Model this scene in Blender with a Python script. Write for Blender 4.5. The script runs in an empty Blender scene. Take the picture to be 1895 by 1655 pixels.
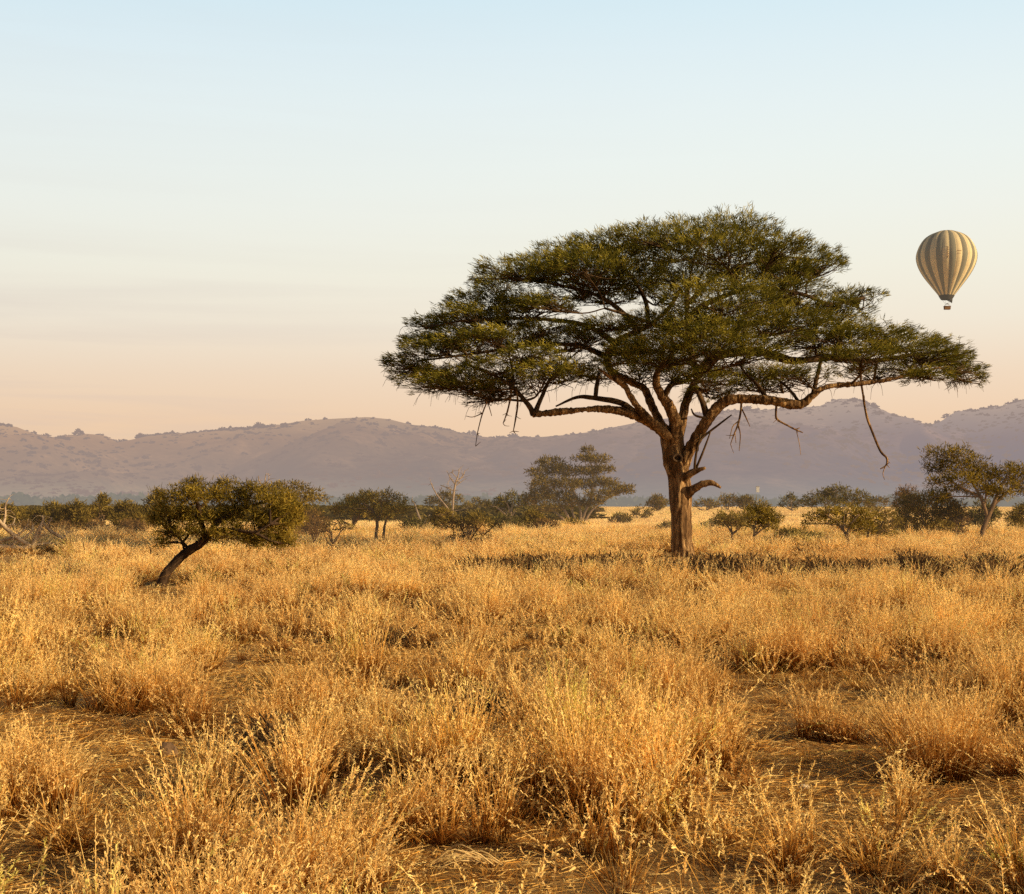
import bpy, math, random
import numpy as np
from mathutils import Vector, noise as mnoise

random.seed(7)
SC = bpy.context.scene
COL = SC.collection
R = math.radians

# ------------------------------------------------------------------ camera geometry
FPX, CX, HORIZON, EYE = 2700.0, 947.5, 930.0, 2.0      # focal length in photo pixels, eye height in metres


def depth_of(py):
    return FPX * EYE / (py - HORIZON)


def at(px, py, Y):
    return np.array([(px - CX) / FPX * Y, Y, EYE - (py - HORIZON) / FPX * Y])


# ------------------------------------------------------------------ small helpers
def rng_of(seed):
    return np.random.default_rng(seed)


def hash2(ix, iy, seed):
    h = (ix.astype(np.int64) * 374761393 + iy.astype(np.int64) * 668265263 + seed * 1442695041) & 0xFFFFFFFF
    h = ((h ^ (h >> 13)) * 1274126177) & 0xFFFFFFFF
    return ((h ^ (h >> 16)) & 0xFFFF) / 65535.0


def vnoise(x, y, seed=0):
    x = np.asarray(x, float); y = np.asarray(y, float)
    ix, iy = np.floor(x), np.floor(y)
    fx, fy = x - ix, y - iy
    fx = fx * fx * (3 - 2 * fx); fy = fy * fy * (3 - 2 * fy)
    a = hash2(ix, iy, seed); b = hash2(ix + 1, iy, seed); c = hash2(ix, iy + 1, seed); d = hash2(ix + 1, iy + 1, seed)
    return (a * (1 - fx) + b * fx) * (1 - fy) + (c * (1 - fx) + d * fx) * fy


def fbm(x, y, seed=0, octs=4):
    s, a, t = 0, 1.0, 0
    for k in range(octs):
        s = s + a * vnoise(np.asarray(x) * 2 ** k, np.asarray(y) * 2 ** k, seed + k * 17)
        t += a; a *= 0.5
    return s / t


def ground_z(x, y):
    y = np.asarray(y, float)
    near = np.clip(1 - (y - 40) / 200, 0, 1)
    return (fbm(np.asarray(x) * .35 + 31, y * .35 + 77, 5, 3) - .5) * .12 * near


def link(o, parent=None):
    COL.objects.link(o)
    if parent is not None:
        o.parent = parent
    return o


def tag(o, label=None, cat=None, group=None, kind=None):
    for k, v in (('label', label), ('category', cat), ('group', group), ('kind', kind)):
        if v:
            o[k] = v
    return o


def thing(name, loc, label, cat, group=None):
    o = bpy.data.objects.new(name, None)
    o.empty_display_size = .3
    link(o); o.location = loc
    return tag(o, label, cat, group)


def mesh_from_arrays(name, V, F, tint=None, hh=None, smooth=False):
    """V (n,3) vertices, F (m,4) quads"""
    me = bpy.data.meshes.new(name)
    V = np.asarray(V, np.float32); F = np.asarray(F, np.int32)
    me.vertices.add(len(V)); me.vertices.foreach_set('co', V.ravel())
    me.loops.add(F.size); me.loops.foreach_set('vertex_index', F.ravel())
    me.polygons.add(len(F)); me.polygons.foreach_set('loop_start', np.arange(len(F), dtype=np.int32) * F.shape[1])
    me.polygons.foreach_set('use_smooth', np.full(len(F), smooth))
    for nm, arr in (('tint', tint), ('hh', hh)):
        if arr is not None:
            a = me.attributes.new(nm, 'FLOAT', 'POINT'); a.data.foreach_set('value', np.asarray(arr, np.float32))
    me.update(calc_edges=True); me.validate()
    return me


class Geo:
    """collects tubes; builds ONE mesh"""
    def __init__(self): self.v = []; self.f = []; self.n = 0

    def tube(self, pts, rad, sides=8, res=4, wob=0.0, rng=None, cap=True):
        pts = np.asarray(pts, float); rad = np.asarray(rad, float)
        P, Q = catmull(pts, rad, res)
        T = np.gradient(P, axis=0); T /= np.linalg.norm(T, axis=1)[:, None] + 1e-9
        ref = np.array([0., 1., 0.]) if abs(T[0][1]) < .9 else np.array([1., 0., 0.])
        rings = []
        ang = np.linspace(0, 2 * np.pi, sides, endpoint=False)
        s = np.cross(T[0], ref); s /= np.linalg.norm(s)
        for i in range(len(P)):
            s = s - T[i] * np.dot(s, T[i]); s /= np.linalg.norm(s) + 1e-9
            b = np.cross(T[i], s)
            r = np.full(sides, Q[i])
            if wob and rng is not None:
                r = r * (1 + wob * rng.normal(size=sides))
            rings.append(P[i] + np.outer(np.cos(ang) * r, s) + np.outer(np.sin(ang) * r, b))
        V = np.concatenate(rings); m = len(P)
        F = []
        for i in range(m - 1):
            a = i * sides + self.n
            for k in range(sides):
                k2 = (k + 1) % sides
                F.append((a + k, a + k2, a + sides + k2, a + sides + k))
        if cap:
            F.append(tuple(self.n + k for k in range(sides))[::-1])
            F.append(tuple(self.n + (m - 1) * sides + k for k in range(sides)))
        self.v.append(V); self.f += F; self.n += len(V)
        return P, Q

    def build(self, name, mat, parent=None, base=(0, 0, 0), smooth=True):
        me = bpy.data.meshes.new(name)
        V = np.concatenate(self.v) - np.asarray(base, float)
        me.from_pydata(V.tolist(), [], self.f)
        me.polygons.foreach_set('use_smooth', np.full(len(me.polygons), smooth))
        me.update()
        me.materials.append(mat)
        return link(bpy.data.objects.new(name, me), parent)


def catmull(pts, rad, res):
    if len(pts) < 3:
        t = np.linspace(0, 1, res + 1)[:, None]
        return pts[0] * (1 - t) + pts[-1] * t, (rad[0] * (1 - t) + rad[-1] * t)[:, 0]
    X = np.column_stack([pts, rad])
    X = np.vstack([2 * X[0] - X[1], X, 2 * X[-1] - X[-2]])
    out = []
    for i in range(1, len(X) - 2):
        for k in range(res):
            t = k / res
            p0, p1, p2, p3 = X[i - 1], X[i], X[i + 1], X[i + 2]
            out.append(.5 * ((2 * p1) + (-p0 + p2) * t + (2 * p0 - 5 * p1 + 4 * p2 - p3) * t * t + (-p0 + 3 * p1 - 3 * p2 + p3) * t ** 3))
    out.append(X[-2])
    out = np.array(out)
    return out[:, :3], np.maximum(out[:, 3], 1e-4)


# ------------------------------------------------------------------ materials
def nodes_of(name):
    m = bpy.data.materials.new(name); m.use_nodes = True
    nt = m.node_tree; nt.nodes.clear()
    out = nt.nodes.new('ShaderNodeOutputMaterial')
    return m, nt, out


def N(nt, t, **kw):
    n = nt.nodes.new(t)
    for k, v in kw.items():
        if k.startswith('i_'):
            n.inputs[k[2:].replace('_', ' ')].default_value = v
        else:
            setattr(n, k, v)
    return n


def ramp(nt, stops, fac=None, interp='LINEAR'):
    r = nt.nodes.new('ShaderNodeValToRGB'); r.color_ramp.interpolation = interp
    els = r.color_ramp.elements
    while len(els) < len(stops):
        els.new(.5)
    for e, (p, c) in zip(els, stops):
        e.position = p; e.color = (*c, 1) if len(c) == 3 else c
    if fac is not None:
        nt.links.new(fac, r.inputs[0])
    return r


def mixc(nt, fac, a, b, mode='MIX'):
    m = nt.nodes.new('ShaderNodeMix'); m.data_type = 'RGBA'; m.blend_type = mode
    for sock, v in ((m.inputs[0], fac), (m.inputs[6], a), (m.inputs[7], b)):
        if hasattr(v, 'is_linked') or isinstance(v, bpy.types.NodeSocket):
            nt.links.new(v, sock)
        else:
            sock.default_value = v if isinstance(v, (int, float)) else (*v, 1)
    return m.outputs[2]


def noise_tex(nt, scale, vec=None, detail=4, rough=.55, dist=0):
    n = N(nt, 'ShaderNodeTexNoise'); n.inputs['Scale'].default_value = scale
    n.inputs['Detail'].default_value = detail; n.inputs['Roughness'].default_value = rough
    n.inputs['Distortion'].default_value = dist
    if vec is not None:
        nt.links.new(vec, n.inputs['Vector'])
    return n


def position(nt, scale=(1, 1, 1)):
    g = N(nt, 'ShaderNodeNewGeometry')
    mp = N(nt, 'ShaderNodeMapping'); mp.inputs['Scale'].default_value = scale
    nt.links.new(g.outputs['Position'], mp.inputs[0])
    return mp.outputs[0]


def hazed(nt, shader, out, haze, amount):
    """haze painted into far things: a fixed share of glow in the haze colour"""
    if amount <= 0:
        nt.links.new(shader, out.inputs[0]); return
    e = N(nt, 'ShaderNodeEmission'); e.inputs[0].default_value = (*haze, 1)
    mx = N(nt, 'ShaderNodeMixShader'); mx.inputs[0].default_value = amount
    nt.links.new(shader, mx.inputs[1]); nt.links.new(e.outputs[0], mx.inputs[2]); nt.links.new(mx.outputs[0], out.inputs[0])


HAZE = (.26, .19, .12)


def leaf_material(name, dark, mid, light, haze=0.0, trans=.3):
    m, nt, out = nodes_of(name)
    a = N(nt, 'ShaderNodeAttribute', attribute_name='tint')
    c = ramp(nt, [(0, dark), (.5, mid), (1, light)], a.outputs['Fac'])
    oi = N(nt, 'ShaderNodeObjectInfo')
    big = noise_tex(nt, .9, position(nt), 2)
    c2 = mixc(nt, .55, c.outputs[0], ramp(nt, [(.3, (.55, .55, .55)), (.7, (1.3, 1.25, 1.1))], big.outputs[0]).outputs[0], 'MULTIPLY')
    d = N(nt, 'ShaderNodeBsdfDiffuse'); t = N(nt, 'ShaderNodeBsdfTranslucent')
    nt.links.new(c2, d.inputs[0]); nt.links.new(c2, t.inputs[0])
    mx = N(nt, 'ShaderNodeMixShader'); mx.inputs[0].default_value = trans
    nt.links.new(d.outputs[0], mx.inputs[1]); nt.links.new(t.outputs[0], mx.inputs[2])
    hazed(nt, mx.outputs[0], out, HAZE, haze)
    return m


def bark_material(name, c0, c1, c2, scale=5.0, bump=.6, haze=0.0, stretch=.22):
    m, nt, out = nodes_of(name)
    p = position(nt, (1, 1, stretch))
    n1 = noise_tex(nt, scale, p, 8, .65, .6)
    n2 = noise_tex(nt, .9, position(nt), 4)
    c = ramp(nt, [(.32, c0), (.5, c1), (.68, c2)], n1.outputs[0])
    col = mixc(nt, .5, c.outputs[0], ramp(nt, [(.35, (.55, .5, .48)), (.65, (1.25, 1.2, 1.1))], n2.outputs[0]).outputs[0], 'MULTIPLY')
    b = N(nt, 'ShaderNodeBsdfPrincipled'); b.inputs['Roughness'].default_value = .9
    b.inputs['Specular IOR Level'].default_value = .15
    nt.links.new(col, b.inputs['Base Color'])
    bp = N(nt, 'ShaderNodeBump'); bp.inputs['Strength'].default_value = bump; bp.inputs['Distance'].default_value = .06
    nt.links.new(n1.outputs[0], bp.inputs['Height']); nt.links.new(bp.outputs[0], b.inputs['Normal'])
    hazed(nt, b.outputs[0], out, HAZE, haze)
    return m


def plain_material(name, c, rough=.8, var=.25, scale=3.0, haze=0.0):
    m, nt, out = nodes_of(name)
    n = noise_tex(nt, scale, position(nt), 5)
    lo = tuple(x * (1 - var) for x in c); hi = tuple(min(1, x * (1 + var)) for x in c)
    r = ramp(nt, [(.3, lo), (.7, hi)], n.outputs[0])
    b = N(nt, 'ShaderNodeBsdfPrincipled'); b.inputs['Roughness'].default_value = rough
    b.inputs['Specular IOR Level'].default_value = .2
    nt.links.new(r.outputs[0], b.inputs['Base Color'])
    hazed(nt, b.outputs[0], out, HAZE, haze)
    return m


def grass_material(name, pale=1.0, far=False):
    m, nt, out = nodes_of(name)
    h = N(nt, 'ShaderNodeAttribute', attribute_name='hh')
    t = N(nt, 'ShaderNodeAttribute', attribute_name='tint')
    c = ramp(nt, [(0, (.045, .017, .005)), (.30, (.27, .105, .020)), (.60, (.84, .475, .12)), (1, (.98, .755, .34))], h.outputs['Fac'])  # straw paler at the tips; bases darkened further to deepen the shade between tufts
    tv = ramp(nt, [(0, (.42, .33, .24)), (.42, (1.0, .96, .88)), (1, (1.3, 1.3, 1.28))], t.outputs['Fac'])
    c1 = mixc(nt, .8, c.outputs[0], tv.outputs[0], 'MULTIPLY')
    p = position(nt)
    big = noise_tex(nt, .16, p, 3)
    patch = ramp(nt, [(.32, (.82, .68, .55)), (.46, (1, 1, 1)), (.62, (1.1, 1.1, 1.05)), (.75, (.85, 1.0, .62))], big.outputs[0])
    c2 = mixc(nt, .75, c1, patch.outputs[0], 'MULTIPLY')
    oi = N(nt, 'ShaderNodeObjectInfo')
    rv = ramp(nt, [(0, (.55, .40, .27)), (.09, (.72, .56, .42)), (.16, (.86, .84, .84)), (.24, (1.0, .9, .8)), (.7, (1.08, 1.06, 1.0)), (.93, (1.12, 1.14, 1.1)), (1, (.72, .92, .48))], oi.outputs['Random'])
    c3 = mixc(nt, .8, c2, rv.outputs[0], 'MULTIPLY')
    # distance haze painted into the grass colour: paler farther out on the plain
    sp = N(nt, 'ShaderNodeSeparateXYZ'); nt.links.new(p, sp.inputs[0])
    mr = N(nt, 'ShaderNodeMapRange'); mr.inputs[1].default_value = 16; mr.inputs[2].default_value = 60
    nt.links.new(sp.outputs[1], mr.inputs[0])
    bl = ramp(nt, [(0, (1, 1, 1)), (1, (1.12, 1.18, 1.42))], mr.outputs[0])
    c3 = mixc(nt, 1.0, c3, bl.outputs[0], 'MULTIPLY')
    d = N(nt, 'ShaderNodeBsdfDiffuse'); tr = N(nt, 'ShaderNodeBsdfTranslucent')
    nt.links.new(c3, d.inputs[0]); nt.links.new(c3, tr.inputs[0])
    mx = N(nt, 'ShaderNodeMixShader'); mx.inputs[0].default_value = .3
    nt.links.new(d.outputs[0], mx.inputs[1]); nt.links.new(tr.outputs[0], mx.inputs[2])
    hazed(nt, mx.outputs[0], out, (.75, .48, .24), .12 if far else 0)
    return m


def ground_material():
    m, nt, out = nodes_of('ground_soil')
    p = position(nt)
    n1 = noise_tex(nt, 1.3, p, 8, .65); n2 = noise_tex(nt, 22, position(nt, (.5, 1.4, 1)), 6, .7); n3 = noise_tex(nt, .12, p, 3)
    soil = ramp(nt, [(.3, (.32, .165, .055)), (.5, (.56, .32, .11)), (.7, (.74, .46, .18))], n1.outputs[0])
    lit = ramp(nt, [(.35, (.35, .33, .30)), (.55, (1.0, 1.0, 1.0)), (.72, (1.7, 1.6, 1.4))], n2.outputs[0])
    c = mixc(nt, .8, soil.outputs[0], lit.outputs[0], 'MULTIPLY')
    far = ramp(nt, [(.3, (.50, .32, .14)), (.7, (.70, .47, .23))], n3.outputs[0])
    sp = N(nt, 'ShaderNodeSeparateXYZ'); nt.links.new(p, sp.inputs[0])
    mr = N(nt, 'ShaderNodeMapRange'); mr.inputs[1].default_value = 45; mr.inputs[2].default_value = 110
    nt.links.new(sp.outputs[1], mr.inputs[0])
    c2 = mixc(nt, mr.outputs[0], c, far.outputs[0])
    # wooded plain at the foot of the hills
    mr2 = N(nt, 'ShaderNodeMapRange'); mr2.inputs[1].default_value = 480; mr2.inputs[2].default_value = 700
    nt.links.new(sp.outputs[1], mr2.inputs[0])
    c3 = mixc(nt, mr2.outputs[0], c2, (.20, .17, .10))
    b = N(nt, 'ShaderNodeBsdfPrincipled'); b.inputs['Roughness'].default_value = .95; b.inputs['Specular IOR Level'].default_value = .1
    nt.links.new(c3, b.inputs['Base Color'])
    bp = N(nt, 'ShaderNodeBump'); bp.inputs['Strength'].default_value = 1.0; bp.inputs['Distance'].default_value = .10
    nt.links.new(n2.outputs[0], bp.inputs['Height']); nt.links.new(bp.outputs[0], b.inputs['Normal'])
    e = N(nt, 'ShaderNodeEmission'); e.inputs[0].default_value = (.42, .375, .31, 1)  # haze over the far plain, painted as glow growing with distance
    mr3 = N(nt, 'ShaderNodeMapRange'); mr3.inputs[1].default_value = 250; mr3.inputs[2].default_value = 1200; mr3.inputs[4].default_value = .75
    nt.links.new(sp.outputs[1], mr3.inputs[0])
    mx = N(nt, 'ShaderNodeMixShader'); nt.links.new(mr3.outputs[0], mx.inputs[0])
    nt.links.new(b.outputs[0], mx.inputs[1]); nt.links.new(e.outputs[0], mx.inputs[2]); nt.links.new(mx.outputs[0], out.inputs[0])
    return m


def hill_material():
    m, nt, out = nodes_of('hill_scrubland')
    p = position(nt, (1, 1, 1.5))
    n1 = noise_tex(nt, .012, p, 6, .6); n2 = noise_tex(nt, .09, p, 5, .7)
    c = ramp(nt, [(.3, (.07, .055, .03)), (.52, (.20, .14, .08)), (.7, (.42, .28, .16))], n1.outputs[0])
    sp2 = ramp(nt, [(.38, (.45, .45, .45)), (.6, (1.3, 1.25, 1.2))], n2.outputs[0])
    col = mixc(nt, .9, c.outputs[0], sp2.outputs[0], 'MULTIPLY')
    # bare rock near the peak on the right
    g = N(nt, 'ShaderNodeNewGeometry')
    pk = at(1555, 768, 1850)
    vm = N(nt, 'ShaderNodeVectorMath', operation='DISTANCE'); vm.inputs[1].default_value = tuple(pk)
    nt.links.new(g.outputs['Position'], vm.inputs[0])
    near = N(nt, 'ShaderNodeMapRange'); near.inputs[1].default_value = 30; near.inputs[2].default_value = 110
    near.inputs[3].default_value = .20; near.inputs[4].default_value = 0
    nt.links.new(vm.outputs['Value'], near.inputs[0])
    ad = N(nt, 'ShaderNodeMath', operation='ADD'); nt.links.new(n2.outputs[0], ad.inputs[0]); nt.links.new(near.outputs[0], ad.inputs[1])
    rk = ramp(nt, [(.70, (0, 0, 0)), (.76, (1, 1, 1))], ad.outputs[0])
    col = mixc(nt, rk.outputs[0], col, (.55, .40, .27))
    b = N(nt, 'ShaderNodeBsdfDiffuse'); nt.links.new(col, b.inputs[0])
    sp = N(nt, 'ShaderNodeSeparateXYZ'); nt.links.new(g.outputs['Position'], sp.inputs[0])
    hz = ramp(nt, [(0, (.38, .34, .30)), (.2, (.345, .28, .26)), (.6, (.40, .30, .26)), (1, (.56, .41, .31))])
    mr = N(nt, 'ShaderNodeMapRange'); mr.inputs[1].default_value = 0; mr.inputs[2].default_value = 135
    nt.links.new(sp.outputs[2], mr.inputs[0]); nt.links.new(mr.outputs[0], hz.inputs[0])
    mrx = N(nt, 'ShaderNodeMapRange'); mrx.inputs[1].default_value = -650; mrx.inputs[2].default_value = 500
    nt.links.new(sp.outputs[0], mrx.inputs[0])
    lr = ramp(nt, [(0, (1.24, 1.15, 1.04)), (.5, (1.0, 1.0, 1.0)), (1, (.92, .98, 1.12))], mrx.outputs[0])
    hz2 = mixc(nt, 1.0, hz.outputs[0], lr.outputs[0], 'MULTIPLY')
    e = N(nt, 'ShaderNodeEmission'); nt.links.new(hz2, e.inputs[0])  # painted haze and warm upper slopes: glow shifted from warm left to cool right
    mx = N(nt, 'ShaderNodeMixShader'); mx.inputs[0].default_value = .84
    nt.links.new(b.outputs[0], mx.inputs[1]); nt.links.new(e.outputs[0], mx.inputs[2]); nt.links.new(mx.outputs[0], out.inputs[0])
    return m


M = {}
M['leaf'] = leaf_material('acacia_leaf', (.04, .044, .010), (.20, .182, .030), (.56, .47, .085))
M['leaf_small'] = leaf_material('thorn_leaf', (.06, .050, .012), (.27, .20, .036), (.54, .39, .075), trans=.38)
M['leaf_brightened'] = leaf_material('brightened_olive_leaf', (.10, .08, .022), (.40, .30, .07), (.68, .52, .14), .05, .38)  # thorn leaf colour raised to replace sun that the big acacia blocks
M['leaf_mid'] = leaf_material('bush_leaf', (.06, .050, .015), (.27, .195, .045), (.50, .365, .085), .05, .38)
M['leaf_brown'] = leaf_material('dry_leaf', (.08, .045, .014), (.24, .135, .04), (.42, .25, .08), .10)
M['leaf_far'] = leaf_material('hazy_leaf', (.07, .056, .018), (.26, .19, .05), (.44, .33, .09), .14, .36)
M['leaf_dark'] = leaf_material('dark_leaf', (.045, .044, .015), (.17, .145, .042), (.32, .26, .065), .08)
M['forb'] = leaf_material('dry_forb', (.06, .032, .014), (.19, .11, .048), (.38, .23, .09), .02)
M['bark'] = bark_material('acacia_bark', (.035, .018, .010), (.22, .125, .056), (.70, .46, .22), 6.5, 1.0)
M['twig'] = bark_material('twig_bark', (.035, .022, .013), (.10, .062, .032), (.20, .125, .06), 4, .2)
M['bark_dark'] = bark_material('dark_bark', (.02, .013, .009), (.06, .036, .022), (.13, .08, .045), 7, .5)
M['bark_mid'] = bark_material('thicket_bark', (.08, .05, .03), (.19, .115, .06), (.34, .22, .12), 4, .3, .1)
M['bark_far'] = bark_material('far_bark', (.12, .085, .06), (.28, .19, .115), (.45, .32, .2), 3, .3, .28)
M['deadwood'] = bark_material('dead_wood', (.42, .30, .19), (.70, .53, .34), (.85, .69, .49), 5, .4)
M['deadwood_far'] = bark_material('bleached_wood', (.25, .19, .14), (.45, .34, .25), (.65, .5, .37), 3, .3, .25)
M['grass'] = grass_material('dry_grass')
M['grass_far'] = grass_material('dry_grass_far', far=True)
M['ground'] = ground_material()
M['hill'] = hill_material()

# ------------------------------------------------------------------ foliage and trees


def blade_mesh(P, D, L, W, rng, tint, base, name, tip=.3):
    n = len(P)
    D = D / (np.linalg.norm(D, axis=1)[:, None] + 1e-9)
    S = np.cross(D, rng.normal(size=(n, 3))); S /= np.linalg.norm(S, axis=1)[:, None] + 1e-9
    L = np.asarray(L)[:, None]; W = np.asarray(W)[:, None]
    a = P - S * W * .35; b = P + S * W * .35
    mid = P + D * L * .45
    c = P + D * L + S * W * .5 * tip; d = P + D * L - S * W * .5 * tip
    m1 = mid + S * W * .5; m2 = mid - S * W * .5
    V = np.stack([a, b, m1, m2, c, d], 1).reshape(-1, 3) - np.asarray(base)
    k = np.arange(n)[:, None] * 6
    F = np.concatenate([k + np.array([0, 1, 2, 3]), k + np.array([3, 2, 4, 5])])
    return mesh_from_arrays(name, V, F, np.repeat(tint, 6))


def crown_points(pads, Y, npx, rng, gap=.42, shell=.35):
    """pads: (cx, cy, rx, ry, dy) in photo pixels at depth Y (dy metres). returns points, outward directions, tint"""
    out_p, out_d, out_t = [], [], []
    s = Y / FPX
    for (cx, cy, rx, ry, dy) in pads:
        n = int(npx * rx * ry * math.pi * .25)
        if n < 3: continue
        q = rng.normal(size=(n * 3, 3)); q /= np.linalg.norm(q, axis=1)[:, None]
        r = (shell + (1 - shell) * rng.random(n * 3) ** .6)[:, None] * (1 + .12 * rng.normal(size=(n * 3, 1)))
        q = q * r
        c = at(cx, cy, Y + dy)
        P = c + q * np.array([rx * s, rx * s * .85, ry * s])
        k = 2.2 / max(rx * s, .5)
        g = fbm(P[:, 0] * k + P[:, 2] * k * 1.3 + 11.3, P[:, 1] * k - P[:, 2] * k * 1.7 + 5.1, int(cx) & 255, 3)
        keep = np.where(g > gap)[0][:n]
        P = P[keep]; q = q[keep]
        out_p.append(P); out_d.append(q * np.array([1, .85, 1.0]))
        out_t.append(np.clip(.5 + .28 * rng.normal(size=len(P)) + .25 * (g[keep] - .5) * 2, 0, 1))
    return np.concatenate(out_p), np.concatenate(out_d), np.concatenate(out_t)


def foliage(pads, Y, rng, base, mat, parent, dens=.12,  per=5, lpx=8, wpx=2.0, up=.5, gap=.42, shell=.35, name='crown', spread=.8):
    k = 3.6
    P, D, T = crown_points(pads, Y, dens * k, rng, gap, shell)
    s = Y / FPX
    lpx *= .78; wpx *= .60; per = max(4, int(per * .9))
    n = len(P)
    P = np.repeat(P, per, 0); D = np.repeat(D, per, 0); T = np.repeat(T, per)
    D = D + np.array([0, 0, up]) + rng.normal(size=D.shape) * spread
    L = lpx * s * (.5 + rng.random(len(P))); W = wpx * s * (.7 + .6 * rng.random(len(P)))
    P = P + rng.normal(size=P.shape) * lpx * s * .45
    me = blade_mesh(P, D, L, W, rng, np.clip(T + rng.normal(size=len(T)) * .08, 0, 1), base, name)
    me.materials.append(mat)
    return link(bpy.data.objects.new(name, me), parent)


def pads_in_box(x0, y0, x1, y1, style, rng, Y):
    w, h = x1 - x0, y1 - y0
    s = Y / FPX
    pads = []
    if style == 'umbrella':
        n = 7
        for k in range(n):
            u = (k + .5) / n + rng.normal() * .04
            e = abs(2 * u - 1)
            pads.append((x0 + w * u, y0 + h * (.22 + .45 * e ** 1.7 + .08 * rng.normal()), w * .15, h * .17, rng.normal() * w * s * .18))
        for k in range(4):
            u = .2 + .6 * rng.random()
            pads.append((x0 + w * u, y0 + h * (.45 + .3 * rng.random()), w * .14, h * .13, rng.normal() * w * s * .18))
    else:
        n = 14 if style == 'bushy' else 10
        for k in range(n):
            a = rng.random() * 6.28; r = .62 * rng.random() ** .5
            u = .5 + r * math.cos(a) * .58; v = .5 + r * math.sin(a) * .55
            e = rng.uniform(.75, 1.15)
            pads.append((x0 + w * u, y0 + h * v, w * .19 * e, h * .17 * e, rng.normal() * w * s * .2))
        pads.append((x0 + w * .5, y0 + h * .22, w * .25, h * .2, 0))
        pads.append((x0 + w * .16, y0 + h * .52, w * .15, h * .17, 0)); pads.append((x0 + w * .84, y0 + h * .5, w * .15, h * .17, 0))
    return pads


def make_tree(name, label, cat, base, pads=None, box=None, style='bushy', stems=None, leaf='leaf_mid', bark='bark_mid',
              r0=5, fork=.35, dens=.12, lpx=7, wpx=2, gap=.42, group=None, seed=None, nst=5, depth=None, per=5, up=.5, shell=.35, spread=.8):
    bx, by = base
    Y = depth or depth_of(by)
    seed = seed if seed is not None else int(bx * 13 + by * 7) & 0xFFFF
    rng = rng_of(seed)
    s = Y / FPX
    B = at(bx, HORIZON + FPX * EYE / Y, Y); B[2] = float(ground_z(B[0], Y)) - .02
    if pads is None:
        pads = pads_in_box(*box, style, rng, Y)
    else:
        pads = [p if len(p) == 5 else (*p, rng.normal() * p[2] * s * .5) for p in pads]
    root = thing(name, B, label, cat, group)
    g = Geo()
    skel = []
    if stems is None:
        ys = [p[1] + p[3] for p in pads]; yb = max(ys)
        cx = sum(p[0] for p in pads) / len(pads)
        fy = by + (np.mean([p[1] for p in pads]) - by) * fork
        fx = bx + (cx - bx) * fork * .8 + rng.normal() * 2
        f = at(fx, fy, Y)
        P, Q = g.tube([B - np.array([0, 0, .15]), B * .5 + f * .5 + rng.normal(size=3) * s * 2, f], [r0 * s * 1.1, r0 * s * .85, r0 * s * .75], 8, 4)
        skel += list(P)
        order = sorted(pads, key=lambda p: -p[2] * p[3])[:max(nst, 3)]
        for p in order:
            e = at(p[0], p[1] + p[3] * .1, Y + p[4])
            m = f * .5 + e * .5 + rng.normal(size=3) * s * 5; m[2] -= abs(e[2] - f[2]) * .05
            P, Q = g.tube([f - (f - B) * .08, m, e], [r0 * s * .6, r0 * s * .42, r0 * s * .15], 6, 4)
            skel += list(P)
    else:
        for st in stems:
            pts = []
            for q in st:
                dy = q[3] if len(q) > 3 else 0
                pts.append(at(q[0], q[1], Y + dy))
            if abs(st[0][1] - by) < 3: pts[0] = np.array([pts[0][0], pts[0][1], B[2] - .15])
            P, Q = g.tube(pts, [q[2] * s for q in st], 8, 5, .05, rng)
            skel += list(P)
    skel = np.array(skel)
    for p in pads:                               # branchlets
        c = at(p[0], p[1] + p[3] * .35, Y + p[4])
        d = np.linalg.norm(skel - c, axis=1) + np.maximum(0, skel[:, 2] - c[2]) * 2
        a = skel[np.argmin(d)]
        g.tube([a, a * .5 + c * .5 + rng.normal(size=3) * p[2] * s * .12, c], [r0 * s * .28 + .3 * s, r0 * s * .2 + .3 * s, .5 * s], 4, 3, cap=False)
        for k in range(7):
            q = rng.normal(size=3); q /= np.linalg.norm(q); q[2] = abs(q[2]) * .8
            t = c + q * np.array([p[2], p[2], p[3] * 1.2]) * s
            g.tube([c, c * .5 + t * .5 + rng.normal(size=3) * p[2] * s * .1, t], [.7 * s, .5 * s, .25 * s], 3, 2, cap=False)
    g.build('trunk', M[bark], root, B)
    foliage(pads, Y, rng, B, M[leaf], root, dens, per, lpx, wpx, up, gap, shell, spread=spread)
    return root


def dead_wood(name, label, cat, base_py, branches, mat, twigs=3, seed=1, twl=18, group=None, part=None, parent=None, depth=None):
    """branches: polylines (px, py, r, dy) at the depth of base_py"""
    Y = depth or depth_of(base_py)
    s = Y / FPX
    rng = rng_of(seed)
    q0 = branches[0][0]
    B = at(q0[0], base_py, Y); B[2] = 0
    g = Geo()
    for br in branches:
        pts = [at(q[0], q[1], Y + (q[3] if len(q) > 3 else 0)) for q in br]
        P, Q = g.tube(pts, [q[2] * s for q in br], 7, 4, .06, rng)
        for k in range(twigs):
            i = rng.integers(len(P) // 2, len(P))
            L = twl * s * rng.uniform(.4, 1)
            d = rng.normal(size=3) * np.array([1, .6, .8]); d /= np.linalg.norm(d)
            m = P[i] + d * L * .5 + rng.normal(size=3) * L * .12
            e = m + d * L * .5 + rng.normal(size=3) * L * .25
            r = max(Q[i] * .45, .5 * s)
            g.tube([P[i], m, e], [r, r * .7, r * .25], 4, 2, cap=False)
    if parent is not None:
        return g.build(part, mat, parent, parent.location)
    o = g.build(name, mat, None, B); o.location = B
    return tag(o, label, cat, group)


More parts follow.
